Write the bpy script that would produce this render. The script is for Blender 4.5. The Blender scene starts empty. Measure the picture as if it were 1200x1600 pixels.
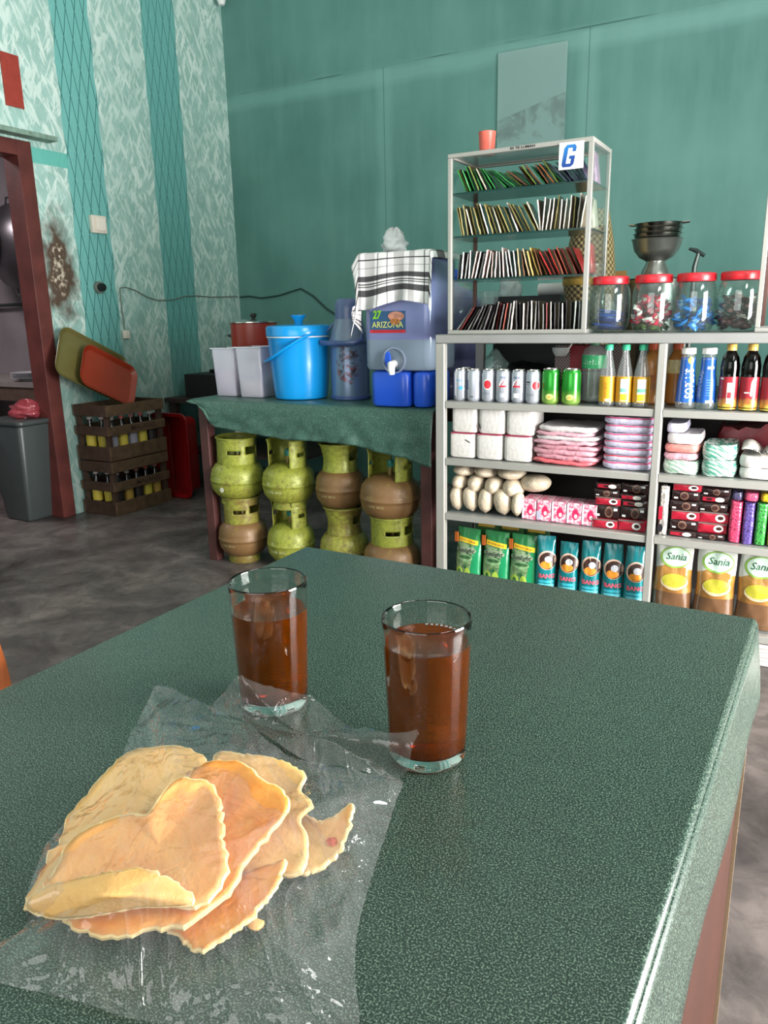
import bpy, math, random
from mathutils import Matrix, Vector, noise
PI = math.pi
random.seed(7)
SC = bpy.context.scene
COL = SC.collection
R = math.radians

# ---------------------------------------------------------------- camera
cam_data = bpy.data.cameras.new('camera')
cam = bpy.data.objects.new('camera', cam_data)
COL.objects.link(cam)
SC.camera = cam
yaw, pitch, roll = R(28.95), R(14.39), R(-1.18)
r0 = Vector((math.cos(yaw), math.sin(yaw), 0))
fw = Vector((-math.sin(yaw) * math.cos(pitch), math.cos(yaw) * math.cos(pitch), -math.sin(pitch)))
u0 = r0.cross(fw)
rr = math.cos(roll) * r0 + math.sin(roll) * u0
uu = -math.sin(roll) * r0 + math.cos(roll) * u0
m = Matrix((rr, uu, -fw)).transposed().to_4x4()
m.translation = Vector((0, 0, 1.15))
cam.matrix_world = m
cam_data.sensor_fit = 'VERTICAL'
cam_data.sensor_height = 36
cam_data.lens = 36 * 1202 / 1600
cam_data.clip_start = 0.02

# ---------------------------------------------------------------- light
w = bpy.data.worlds.new('daylight')
SC.world = w
w.use_nodes = True
w.node_tree.nodes['Background'].inputs[0].default_value = (0.92, 0.96, 1.0, 1)
w.node_tree.nodes['Background'].inputs[1].default_value = 1.2
SC.view_settings.view_transform = 'Standard'
SC.view_settings.look = 'None'
SC.view_settings.gamma = 1
SC.view_settings.exposure = -0.1
SC.view_settings.use_curve_mapping = False


def area(name, loc, rot, sx, sy, power, color):
    l = bpy.data.lights.new(name, 'AREA')
    l.shape = 'RECTANGLE'
    l.size, l.size_y, l.energy, l.color = sx, sy, power, color
    o = bpy.data.objects.new(name, l)
    o.location, o.rotation_euler = loc, rot
    COL.objects.link(o)
    return o


# daylight entering by the doorway on the right and by the open shop front behind the camera
area('doorway_daylight', (1.95, 1.6, 1.0), (0, R(90), 0), 1.7, 1.3, 350, (1.0, 0.98, 0.95))
area('high_fill_light', (1.95, 0.3, 3.05), (0, R(90), 0), 1.0, 1.6, 62, (1.0, 0.98, 0.95))  # added high light for the upper left wall, no window known there
area('shop_front_daylight', (-0.4, -2.85, 1.9), (R(90), 0, 0), 3.4, 2.2, 55, (1.0, 0.98, 0.95))


# ---------------------------------------------------------------- helpers
def lin(c):
    out = []
    for v in c[:3]:
        v = v / 255
        out.append(v / 12.92 if v <= 0.04045 else ((v + 0.055) / 1.055) ** 2.4)
    return (out[0], out[1], out[2], 1)


class NT:
    """small node-tree builder"""
    def __init__(s, name):
        s.m = bpy.data.materials.new(name)
        s.m.use_nodes = True
        s.t = s.m.node_tree
        s.b = s.t.nodes['Principled BSDF']
        s.out = s.t.nodes['Material Output']

    def n(s, typ, **kw):
        nd = s.t.nodes.new(typ)
        for k, v in kw.items():
            setattr(nd, k, v)
        return nd

    def link(s, a, b):
        s.t.links.new(a, b)

    def put(s, sock, v):
        if isinstance(v, bpy.types.NodeSocket):
            s.link(v, sock)
        elif v is not None:
            sock.default_value = v

    def math(s, op, a, b=None, c=None, clamp=False):
        nd = s.n('ShaderNodeMath', operation=op, use_clamp=clamp)
        for i, v in enumerate((a, b, c)):
            if v is not None:
                s.put(nd.inputs[i], v)
        return nd.outputs[0]

    def mix(s, f, a, b):
        nd = s.n('ShaderNodeMix', data_type='RGBA')
        s.put(nd.inputs[0], f)
        s.put(nd.inputs[6], a)
        s.put(nd.inputs[7], b)
        return nd.outputs[2]

    def coord(s, kind='Object'):
        return s.n('ShaderNodeTexCoord').outputs[kind]

    def xyz(s, v):
        nd = s.n('ShaderNodeSeparateXYZ')
        s.link(v, nd.inputs[0])
        return nd.outputs

    def comb(s, x, y, z):
        nd = s.n('ShaderNodeCombineXYZ')
        for i, v in enumerate((x, y, z)):
            s.put(nd.inputs[i], v)
        return nd.outputs[0]

    def noise(s, vec, scale, detail=3, rough=0.5, dist=0.0):
        nd = s.n('ShaderNodeTexNoise')
        s.link(vec, nd.inputs['Vector'])
        nd.inputs['Scale'].default_value = scale
        nd.inputs['Detail'].default_value = detail
        nd.inputs['Roughness'].default_value = rough
        nd.inputs['Distortion'].default_value = dist
        return nd.outputs[0]

    def ramp(s, f, stops):
        nd = s.n('ShaderNodeValToRGB')
        e = nd.color_ramp.elements
        while len(e) > 1:
            e.remove(e[-1])
        e[0].position, e[0].color = stops[0][0], stops[0][1]
        for p, c in stops[1:]:
            k = e.new(p)
            k.color = c
        s.put(nd.inputs[0], f)
        return nd.outputs[0]

    def map(s, f, a, b, c=0.0, d=1.0):
        nd = s.n('ShaderNodeMapRange')
        s.put(nd.inputs[0], f)
        for i, v in enumerate((a, b, c, d)):
            nd.inputs[1 + i].default_value = v
        return nd.outputs[0]

    def bump(s, h, strength=0.3, dist=0.01):
        nd = s.n('ShaderNodeBump')
        nd.inputs['Strength'].default_value = strength
        nd.inputs['Distance'].default_value = dist
        s.link(h, nd.inputs['Height'])
        s.link(nd.outputs[0], s.b.inputs['Normal'])
        return nd.outputs[0]

    def base(s, c, rough=0.5, metal=0.0, spec=0.5):
        s.put(s.b.inputs['Base Color'], c)
        s.put(s.b.inputs['Roughness'], rough)
        s.b.inputs['Metallic'].default_value = metal
        s.b.inputs['Specular IOR Level'].default_value = spec
        return s

    def box(s, x, lo, hi):
        """1 inside lo..hi"""
        return s.math('MULTIPLY', s.math('GREATER_THAN', x, lo), s.math('LESS_THAN', x, hi))

    def ell(s, x, z, cx, cz, rx, rz):
        a = s.math('POWER', s.math('ABSOLUTE', s.math('DIVIDE', s.math('SUBTRACT', x, cx), rx)), 2.0)
        b = s.math('POWER', s.math('ABSOLUTE', s.math('DIVIDE', s.math('SUBTRACT', z, cz), rz)), 2.0)
        return s.math('LESS_THAN', s.math('ADD', a, b), 1.0)


MATS = {}


def flat(key, rgb, rough=0.5, metal=0.0, spec=0.5, vary=0.0, vscale=20, bump=0.0, bscale=60, emit=0):
    """plain procedural paint / plastic / paper with a little variation"""
    if key in MATS:
        return MATS[key]
    t = NT(key)
    c = lin(rgb)
    if vary or bump:
        v = t.coord()
        nz = t.noise(v, vscale, 4)
        if vary:
            dark = tuple(x * (1 - vary) for x in c[:3]) + (1,)
            lite = tuple(min(1, x * (1 + vary)) for x in c[:3]) + (1,)
            c = t.ramp(nz, [(0.3, dark), (0.7, lite)])
        if bump:
            t.bump(t.noise(v, bscale, 4), bump, 0.004)
    t.base(c, rough, metal, spec)
    MATS[key] = t.m
    return t.m


def film(key, rgb=(255, 255, 255), haze=0.06, gloss=0.06, rough=0.08, bump=0.0, bscale=30, tint=(250, 250, 250)):
    """thin clear plastic / thin glass: transparent with a fresnel gloss and a slight haze"""
    if key in MATS:
        return MATS[key]
    t = NT(key)
    tr = t.n('ShaderNodeBsdfTransparent')
    tr.inputs[0].default_value = lin(tint)
    gl = t.n('ShaderNodeBsdfGlossy')
    gl.inputs['Roughness'].default_value = rough
    df = t.n('ShaderNodeBsdfDiffuse')
    df.inputs[0].default_value = lin(rgb)
    fr = t.n('ShaderNodeLayerWeight')
    fr.inputs[0].default_value = 0.5
    if bump:
        bn = t.n('ShaderNodeBump')
        bn.inputs['Strength'].default_value = bump
        bn.inputs['Distance'].default_value = 0.006
        t.link(t.noise(t.coord(), bscale, 3, 0.55, 1.2), bn.inputs['Height'])
        t.link(bn.outputs[0], gl.inputs['Normal'])
        t.link(bn.outputs[0], fr.inputs['Normal'])
    f = t.math('ADD', t.math('MULTIPLY', t.math('POWER', fr.outputs[1], 4.0), 0.55), gloss + 0.03, clamp=True)
    m1 = t.n('ShaderNodeMixShader')
    m1.inputs[0].default_value = haze
    t.link(tr.outputs[0], m1.inputs[1])
    t.link(df.outputs[0], m1.inputs[2])
    m2 = t.n('ShaderNodeMixShader')
    t.link(f, m2.inputs[0])
    t.link(m1.outputs[0], m2.inputs[1])
    t.link(gl.outputs[0], m2.inputs[2])
    t.link(m2.outputs[0], t.out.inputs[0])
    t.t.nodes.remove(t.b)
    MATS[key] = t.m
    return t.m


def glass(key, rgb=(255, 255, 255), ior=1.45, rough=0.0):
    if key in MATS:
        return MATS[key]
    t = NT(key)
    t.base(lin(rgb), rough)
    t.b.inputs['Transmission Weight'].default_value = 1
    t.b.inputs['IOR'].default_value = ior
    MATS[key] = t.m
    return t.m


class MB:
    def __init__(s):
        s.v, s.f, s.fm, s.mats, s.uv = [], [], [], [], {}

    def slot(s, mat):
        if mat not in s.mats:
            s.mats.append(mat)
        return s.mats.index(mat)

    def add(s, vs, fs, mat, xf=None, uv=None):
        o = len(s.v)
        k = s.slot(mat)
        s.v += [tuple(xf @ Vector(p)) if xf else tuple(p) for p in vs]
        for f in fs:
            s.f.append([i + o for i in f])
            s.fm.append(k)
        if uv:
            for i, c in enumerate(uv):
                s.uv[o + i] = c
        return s

    def box(s, x0, x1, y0, y1, z0, z1, mat, xf=None):
        vs = [(x, y, z) for z in (z0, z1) for y in (y0, y1) for x in (x0, x1)]
        fs = [(0, 2, 3, 1), (4, 5, 7, 6), (0, 1, 5, 4), (2, 6, 7, 3), (0, 4, 6, 2), (1, 3, 7, 5)]
        return s.add(vs, fs, mat, xf)

    def lathe(s, prof, mat, seg=28, xf=None, a0=0, a1=2 * PI, sq=0):
        full = abs(a1 - a0 - 2 * PI) < 1e-6
        n = seg if full else seg + 1
        vs, fs, first = [], [], []
        for (r, z) in prof:
            first.append(len(vs))
            if r < 1e-6 and full:
                vs.append((0, 0, z))
                continue
            for i in range(n):
                a = a0 + (a1 - a0) * i / seg
                ca, sa = math.cos(a), math.sin(a)
                k = 1
                if sq:
                    k = 1 / (abs(ca) ** sq + abs(sa) ** sq) ** (1 / sq)
                vs.append((r * ca * k, r * sa * k, z))
        for j in range(len(prof) - 1):
            p0, p1 = prof[j][0] < 1e-6 and full, prof[j + 1][0] < 1e-6 and full
            for i in range(seg):
                i2 = (i + 1) % n
                a, b = first[j], first[j + 1]
                if p0 and p1:
                    continue
                if p0:
                    fs.append((a, b + i, b + i2)[::-1])
                elif p1:
                    fs.append((a + i, a + i2, b))
                else:
                    fs.append((a + i, a + i2, b + i2, b + i))
        return s.add(vs, fs, mat, xf)

    def cyl(s, r, z0, z1, mat, xf=None, seg=24, r2=None):
        r2 = r if r2 is None else r2
        return s.lathe([(0, z0), (r, z0), (r2, z1), (0, z1)], mat, seg, xf)

    def tube(s, pts, r, mat, seg=8, xf=None, rb=None):
        pts = [Vector(p) for p in pts]
        vs, fs = [], []
        up = Vector((0, 0, 1))
        prev = None
        for i, p in enumerate(pts):
            d = (pts[min(i + 1, len(pts) - 1)] - pts[max(i - 1, 0)]).normalized()
            if prev is None:
                a = d.cross(up) if abs(d.z) < 0.9 else d.cross(Vector((1, 0, 0)))
            else:
                a = prev - d * prev.dot(d)
            a.normalize()
            prev = a
            b = d.cross(a)
            rad = r[i] if isinstance(r, (list, tuple)) else r
            for k in range(seg):
                t = 2 * PI * k / seg
                vs.append(p + a * math.cos(t) * rad + b * math.sin(t) * (rb or rad))
        for i in range(len(pts) - 1):
            for k in range(seg):
                k2 = (k + 1) % seg
                fs.append((i * seg + k, i * seg + k2, (i + 1) * seg + k2, (i + 1) * seg + k))
        fs.append(tuple(range(seg))[::-1])
        fs.append(tuple((len(pts) - 1) * seg + k for k in range(seg)))
        return s.add(vs, fs, mat, xf)

    def prism(s, poly, z0, z1, mat, xf=None):
        n = len(poly)
        vs = [(x, y, z0) for x, y in poly] + [(x, y, z1) for x, y in poly]
        fs = [tuple(range(n))[::-1], tuple(range(n, 2 * n))]
        fs += [(i, (i + 1) % n, n + (i + 1) % n, n + i) for i in range(n)]
        return s.add(vs, fs, mat, xf)

    def grid(s, fn, nu, nv, mat, xf=None, close=False):
        vs, fs, uv = [], [], []
        for j in range(nv + 1):
            for i in range(nu + 1):
                vs.append(fn(i / nu, j / nv))
                uv.append((i / nu, j / nv))
        for j in range(nv):
            for i in range(nu):
                a = j * (nu + 1) + i
                fs.append((a, a + 1, a + nu + 2, a + nu + 1))
        return s.add(vs, fs, mat, xf, uv)

    def rbox(s, x0, x1, y0, y1, z0, z1, r, mat, xf=None, n=4, tx=1.0, ty=1.0, k=5):
        """box with rounded vertical edges and softened rims; tx, ty scale the bottom (taper)"""
        cx, cy = (x0 + x1) / 2, (y0 + y1) / 2
        hx, hy = (x1 - x0) / 2, (y1 - y0) / 2
        r = min(r, hx, hy)
        ring = []
        for q, (sx, sy) in enumerate(((1, 1), (-1, 1), (-1, -1), (1, -1))):
            for i in range(k + 1):
                a = PI / 2 * q + PI / 2 * i / k
                ring.append((sx * (hx - r) + r * math.cos(a), sy * (hy - r) + r * math.sin(a)))
        e = min(r * 0.5, (z1 - z0) * 0.3)
        lv = [(z0, e), (z0 + e * 0.3, e * 0.3), (z0 + e, 0), (z1 - e, 0), (z1 - e * 0.3, e * 0.3), (z1, e)]
        vs, fs = [], []
        for z, ins in lv:
            t = (z - z0) / (z1 - z0)
            kx, ky = tx + (1 - tx) * t, ty + (1 - ty) * t
            for x, y in ring:
                vs.append((cx + x * kx * (1 - ins / hx), cy + y * ky * (1 - ins / hy), z))
        N = len(ring)
        for j in range(len(lv) - 1):
            for i in range(N):
                i2 = (i + 1) % N
                fs.append((j * N + i, j * N + i2, (j + 1) * N + i2, (j + 1) * N + i))
        fs.append(tuple(range(N))[::-1])
        fs.append(tuple((len(lv) - 1) * N + i for i in range(N)))
        return s.add(vs, fs, mat, xf)

    def obj(s, name, parent=None, loc=None, smooth=True, bevel=0, solid=0, sub=0, angle=40):
        me = bpy.data.meshes.new(name)
        me.from_pydata(s.v, [], s.f)
        for mt in s.mats:
            me.materials.append(mt)
        me.polygons.foreach_set('material_index', s.fm)
        if s.uv:
            l = me.uv_layers.new(name='uv')
            for lp in me.loops:
                l.data[lp.index].uv = s.uv.get(lp.vertex_index, (0, 0))
        me.update()
        if smooth:
            me.polygons.foreach_set('use_smooth', [True] * len(me.polygons))
            try:
                me.set_sharp_from_angle(angle=R(angle))
            except Exception:
                pass
        o = bpy.data.objects.new(name, me)
        COL.objects.link(o)
        if parent:
            o.parent = parent
        if loc:
            o.location = loc
        if solid:
            md = o.modifiers.new('thickness', 'SOLIDIFY')
            md.thickness = solid
            md.offset = -1
        if bevel:
            md = o.modifiers.new('edge', 'BEVEL')
            md.width = bevel
            md.segments = 2
            md.limit_method = 'ANGLE'
        if sub:
            md = o.modifiers.new('soft', 'SUBSURF')
            md.levels = md.render_levels = sub
        return o


def tag(o, label, cat, group=None):
    o['label'] = label
    o['category'] = cat
    if group:
        o['group'] = group
    return o


def thing(name, label, cat, loc=(0, 0, 0), rz=0, group=None):
    o = bpy.data.objects.new(name, None)
    o.empty_display_size = 0.02
    COL.objects.link(o)
    o.location = loc
    o.rotation_euler = (0, 0, rz)
    return tag(o, label, cat, group)


def struct(o):
    o['kind'] = 'structure'
    return o


def kids(o):
    return [c for c in bpy.data.objects if c.parent == o]


def copy_tree(o, loc=None, rz=None, label=None, parent=None, group=None):
    c = o.copy()
    COL.objects.link(c)
    c.parent = parent
    if loc is not None:
        c.location = loc
    if rz is not None:
        c.rotation_euler = (0, 0, rz)
    if label:
        c['label'] = label
    if group:
        c['group'] = group
    for ch in kids(o):
        copy_tree(ch, parent=c)
    return c


def T(x=0, y=0, z=0):
    return Matrix.Translation((x, y, z))


def RX(a):
    return Matrix.Rotation(a, 4, 'X')


def RY(a):
    return Matrix.Rotation(a, 4, 'Y')


def RZ(a):
    return Matrix.Rotation(a, 4, 'Z')


TEXTS = {}


def text_mesh(body, italic=0.0, bold=0.0):
    key = (body, italic, bold)
    if key in TEXTS:
        return TEXTS[key]
    cu = bpy.data.curves.new('lettering', 'FONT')
    cu.body = body
    cu.size = 1
    cu.shear = italic
    cu.offset = bold
    cu.align_x = 'CENTER'
    cu.align_y = 'CENTER'
    cu.resolution_u = 2
    o = bpy.data.objects.new('lettering', cu)
    COL.objects.link(o)
    bpy.context.view_layer.update()
    dg = bpy.context.evaluated_depsgraph_get()
    me = bpy.data.meshes.new_from_object(o.evaluated_get(dg))
    vs = [tuple(v.co) for v in me.vertices]
    fs = [tuple(p.vertices) for p in me.polygons]
    bpy.data.objects.remove(o)
    bpy.data.curves.remove(cu)
    bpy.data.meshes.remove(me)
    xs = [v[0] for v in vs] or [0]
    TEXTS[key] = (vs, fs, max(xs) - min(xs))
    return TEXTS[key]


def add_text(mb, body, mat, width, fn, italic=0.0, bold=0.0, height=None):
    """fn(x, z) -> point on the surface; text is scaled to width"""
    vs, fs, wd = text_mesh(body, italic, bold)
    k = width / max(wd, 1e-6)
    kz = (height / 0.7) if height else k
    mb.add([fn(v[0] * k, v[1] * kz) for v in vs], fs, mat)


# ---------------------------------------------------------------- shared materials
ALU = flat('aluminium', (168, 166, 160), 0.42, 0.35, 0.5, 0.06, 8)
ALU_D = flat('aluminium_rail', (150, 150, 148), 0.5, 0.25, 0.5, 0.08, 9)
BROWN = flat('brown_wood_paint', (74, 42, 40), 0.5, 0, 0.4, 0.2, 12, 0.1)
STEEL = flat('polished_steel', (190, 188, 182), 0.22, 1.0)
BLACK = flat('black_plastic', (18, 18, 20), 0.4)
WHITE = flat('white_plastic', (232, 232, 230), 0.4)
CLEAR = film('clear_glass_pane', haze=0.02, gloss=0.02, rough=0.02, tint=(238, 246, 243))
PET = film('clear_bottle_plastic', (235, 240, 240), haze=0.10, gloss=0.05, rough=0.08)


def speckle(name, a, b, scale, rough=0.32, spec=0.5, fine=0.0):
    t = NT(name)
    v = t.coord()
    n1 = t.noise(v, scale, 2, 0.6)
    n2 = t.noise(v, scale * 0.09, 3, 0.5)
    f = t.map(n1, 0.50, 0.66)
    dark = t.mix(t.map(n2, 0.35, 0.65), lin(a), lin(tuple(x * 0.86 for x in a)))
    t.base(t.mix(f, dark, lin(b)), rough, 0, spec)
    t.bump(n1, 0.06, 0.001)
    return t.m


LAMINATE = speckle('speckled_green_laminate', (38, 57, 50), (116, 137, 121), 720, 0.26)
OILCLOTH = speckle('speckled_green_oilcloth', (44, 78, 68), (100, 136, 120), 420, 0.4)

# ================================================================ the room
def wall_left_material():
    t = NT('leaf_stencilled_wall_paint')
    c = t.coord()
    x, y, z = t.xyz(c)
    # leafy brush strokes in two slants
    def strokes(sl, off):
        u = t.math('ADD', y, t.math('MULTIPLY', z, sl))
        vv = t.comb(t.math('MULTIPLY', u, 34), t.math('ADD', t.math('MULTIPLY', z, 9), off), off)
        return t.noise(vv, 1.0, 2, 0.55, 0.5)
    s1 = t.map(strokes(0.42, 0.0), 0.50, 0.62)
    s2 = t.map(strokes(-0.42, 7.3), 0.52, 0.63)
    leaf = t.math('MAXIMUM', s1, s2)
    patch = t.map(t.noise(c, 5, 3), 0.35, 0.65, 0.55, 1.0)
    leaf = t.math('MULTIPLY', leaf, patch)
    ground = t.mix(t.map(t.noise(c, 9, 4), 0.3, 0.7), lin((146, 184, 176)), lin((166, 200, 193)))
    col = t.mix(t.math('MULTIPLY', leaf, 0.8), ground, lin((226, 240, 234)))
    # net painted strips
    net = None
    for (a, b) in ((3.34, 3.61), (4.03, 4.33)):
        d1 = t.math('PINGPONG', t.math('ADD', t.math('DIVIDE', y, 0.062), t.math('DIVIDE', z, 0.30)), 0.5)
        d2 = t.math('PINGPONG', t.math('SUBTRACT', t.math('DIVIDE', y, 0.062), t.math('DIVIDE', z, 0.30)), 0.5)
        line = t.math('LESS_THAN', t.math('MINIMUM', d1, d2), 0.045)
        wob = t.math('MULTIPLY', t.math('PINGPONG', t.math('DIVIDE', z, 0.30), 0.5), 0.025)
        yy = t.math('ADD', y, wob)
        band = t.box(yy, a, b)
        strip = t.mix(line, lin((116, 182, 177)), lin((58, 118, 115)))
        if b > 4:
            strip = t.mix(0.3, strip, lin((92, 150, 146)))
        col = t.mix(band, col, strip)
    plain = t.math('MULTIPLY', t.box(z, 2.0, 2.08), t.box(y, 3.09, 3.34))
    col = t.mix(plain, col, lin((104, 184, 172)))
    # soot and worn plaster beside the door post
    dy = t.math('DIVIDE', t.math('SUBTRACT', y, 3.19), 0.13)
    dz = t.math('DIVIDE', t.math('SUBTRACT', z, 1.43), 0.34)
    d = t.math('SQRT', t.math('ADD', t.math('MULTIPLY', dy, dy), t.math('MULTIPLY', dz, dz)))
    d = t.math('ADD', d, t.math('MULTIPLY', t.math('SUBTRACT', t.noise(c, 14, 4), 0.5), 1.2))
    col = t.mix(t.map(d, 1.15, 0.55), col, lin((84, 66, 54)))
    col = t.mix(t.math('MULTIPLY', t.map(d, 0.42, 0.2), t.map(t.noise(c, 40, 3), 0.45, 0.6)), col, lin((200, 186, 168)))
    # shade towards the bottom of this corner, painted in with a ragged edge
    g = t.math('ADD', t.math('MULTIPLY', z, -1.0), t.math('MULTIPLY', t.noise(c, 3.5, 4), 0.9))
    col = t.mix(t.map(g, -0.72, -0.25, 0, 0.55), col, lin((86, 112, 104)))
    t.base(col, 0.42, 0, 0.5)
    t.bump(leaf, 0.35, 0.004)
    return t.m


def wall_back_material():
    t = NT('teal_wall_paint')
    c = t.coord()
    x, y, z = t.xyz(c)
    n = t.noise(c, 1.6, 4, 0.55)
    col = t.mix(t.map(n, 0.3, 0.7), lin((80, 126, 118)), lin((100, 146, 138)))
    streak = t.noise(t.comb(t.math('MULTIPLY', x, 5), 0.0, t.math('MULTIPLY', z, 0.7)), 1.6, 4, 0.6)
    col = t.mix(t.map(streak, 0.45, 0.75, 0, 0.35), col, lin((116, 160, 152)))
    wob = t.math('MULTIPLY', t.math('SUBTRACT', t.noise(c, 4, 3), 0.5), 0.05)
    zz = t.math('ADD', z, wob)
    xx = t.math('ADD', x, wob)
    # filler bands over the board joints
    h1 = t.map(t.math('ABSOLUTE', t.math('SUBTRACT', zz, 2.63)), 0.075, 0.02)
    col = t.mix(t.math('MULTIPLY', h1, 0.55), col, lin((122, 168, 160)))
    for jx in (-2.6, -1.28, 0.0):
        v1 = t.math('MULTIPLY', t.map(t.math('ABSOLUTE', t.math('SUBTRACT', xx, jx)), 0.08, 0.03), t.math('LESS_THAN', z, 2.67))
        col = t.mix(t.math('MULTIPLY', v1, 0.45), col, lin((122, 168, 160)))
        cr = t.math('MULTIPLY', t.math('LESS_THAN', t.math('ABSOLUTE', t.math('SUBTRACT', x, jx)), 0.003), t.math('LESS_THAN', z, 2.68))
        col = t.mix(t.math('MULTIPLY', cr, 0.5), col, lin((40, 84, 78)))
    cr = t.math('LESS_THAN', t.math('ABSOLUTE', t.math('SUBTRACT', z, 2.685)), 0.004)
    col = t.mix(t.math('MULTIPLY', cr, t.map(t.noise(c, 2.5, 2), 0.45, 0.6, 0.1, 0.7)), col, lin((44, 84, 78)))
    t.base(col, 0.5, 0, 0.4)
    t.bump(t.noise(c, 12, 3), 0.08, 0.004)
    return t.m


def floor_material():
    t = NT('stained_cement')
    c = t.coord()
    n = t.noise(c, 3.2, 6, 0.62, 0.6)
    n2 = t.noise(c, 14, 5, 0.65, 1.0)
    col = t.ramp(n, [(0.30, lin((56, 50, 49))), (0.50, lin((92, 84, 82))), (0.72, lin((132, 121, 117)))])
    col = t.mix(t.map(n2, 0.45, 0.7, 0, 0.45), col, lin((38, 34, 34)))
    t.base(col, t.map(n2, 0.3, 0.7, 0.28, 0.55), 0, 0.5)
    t.bump(n2, 0.15, 0.006)
    return t.m


WL, WB, FL = wall_left_material(), wall_back_material(), floor_material()
PLAIN = flat('plain_plaster', (150, 176, 168), 0.7, 0, 0.3, 0.1, 3)
KITCH = flat('kitchen_plaster', (138, 130, 134), 0.7, 0, 0.3, 0.18, 3, 0.1)
CEIL = flat('ceiling_boards', (196, 200, 194), 0.8, 0, 0.2, 0.05, 2)

struct(MB().box(-7.0, 1.9, -2.7, 4.93, -0.1, 0, FL).obj('floor', smooth=False))
struct(MB().box(-3.98, 1.9, -2.7, 4.93, 4.1, 4.2, CEIL).obj('ceiling', smooth=False))
struct(MB().box(-3.98, 1.8, 4.81, 4.93, 0, 4.1, WB).obj('wall_back', smooth=False))
mb = MB()
mb.box(-3.98, -3.88, 3.09, 4.81, 0, 4.1, WL)
mb.box(-3.98, -3.88, 2.15, 3.09, 2.10, 4.1, WL)
mb.box(-3.98, -3.88, -2.7, 2.15, 0, 4.1, WL)
struct(mb.obj('wall_left', smooth=False))
mb = MB()
mb.box(1.8, 1.9, -2.7, 0.9, 0, 2.5, PLAIN)
mb.box(1.8, 1.9, -2.7, -0.6, 2.5, 4.1, PLAIN)
mb.box(1.8, 1.9, -0.6, 1.2, 3.6, 4.1, PLAIN)  # lintel over the unseen gap left for the added high light
mb.box(1.8, 1.9, 2.3, 4.93, 0, 4.1, PLAIN)
mb.box(1.8, 1.9, 0.9, 2.3, 2.0, 2.5, PLAIN)
mb.box(1.8, 1.9, 1.2, 2.3, 2.5, 4.1, PLAIN)
struct(mb.obj('wall_right', smooth=False))
mb = MB()
mb.box(-3.98, -2.1, -2.8, -2.7, 0, 4.1, PLAIN)
mb.box(1.3, 1.9, -2.8, -2.7, 0, 4.1, PLAIN)
mb.box(-2.1, 1.3, -2.8, -2.7, 3.0, 4.1, PLAIN)
mb.box(-2.1, 1.3, -2.8, -2.7, 0, 0.8, PLAIN)
struct(mb.obj('wall_front', smooth=False))
# kitchen beyond the doorway
mb = MB()
mb.box(-7.0, -3.98, 3.78, 3.88, 0, 2.9, KITCH)
mb.box(-7.0, -6.9, 0.5, 3.78, 0, 2.9, KITCH)
mb.box(-7.0, -3.98, 0.4, 0.5, 0, 2.9, KITCH)
mb.box(-7.0, -3.98, 0.4, 3.88, 2.9, 3.0, KITCH)
struct(mb.obj('wall_kitchen', smooth=False))
area('kitchen_fill_light', (-5.2, 2.0, 2.7), (0, 0, 0), 0.6, 0.6, 40, (1.0, 0.92, 0.94))  # added fill that brightens the kitchen, no lamp known there

# door frame
FR = flat('door_frame_paint', (88, 42, 38), 0.5, 0, 0.4, 0.25, 9, 0.15)
d1 = struct(thing('door_1', 'x', 'x'))
del d1['label'], d1['category']
MB().box(-3.99, -3.865, 3.0, 3.09, 0, 2.10, FR).obj('jamb', d1, bevel=0.003)
MB().box(-3.99, -3.865, 2.15, 2.23, 0, 2.10, FR).obj('jamb', d1, bevel=0.003)
MB().box(-3.99, -3.865, 2.23, 3.0, 2.02, 2.10, FR).obj('header', d1, bevel=0.003)
struct(MB().box(-3.879, -3.80, 2.1, 3.22, 2.115, 2.14, flat('ledge_board', (120, 146, 132), 0.6, 0, 0.3, 0.3, 30)).obj('trim_1', bevel=0.002))

# things on the left wall
tag(MB().box(-3.879, -3.872, 2.975, 3.085, 2.262, 2.52, flat('red_board', (150, 58, 48), 0.6, 0, 0.3, 0.1, 30)).obj('red_plaque', bevel=0.001),
    'small brick-red rectangular board on the patterned wall above the doorway', 'sign')
t = thing('light_switch', 'white square light switch on the net-painted strip of the left wall', 'switch', (-3.88, 3.50, 1.71))
MB().rbox(0.0005, 0.03, -0.055, 0.055, -0.05, 0.05, 0.004, flat('ivory', (226, 214, 200), 0.35)).obj('housing', t)
MB().box(0.030, 0.036, -0.025, 0.04, -0.035, 0.035, flat('ivory2', (236, 226, 214), 0.3)).obj('rocker', t, bevel=0.002)
t = thing('wall_socket', 'round dark wall socket below the light switch', 'socket', (-3.88, 3.46, 1.345))
MB().cyl(0.036, 0, 0.02, flat('socket_rim', (110, 120, 112), 0.5), T(0.0005) @ RY(PI / 2)).obj('mounting_ring', t)
MB().lathe([(0, 0.02), (0.024, 0.02), (0.026, 0.035), (0.022, 0.05), (0, 0.052)], BLACK, 20, T() @ RY(PI / 2)).obj('plug', t)
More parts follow.
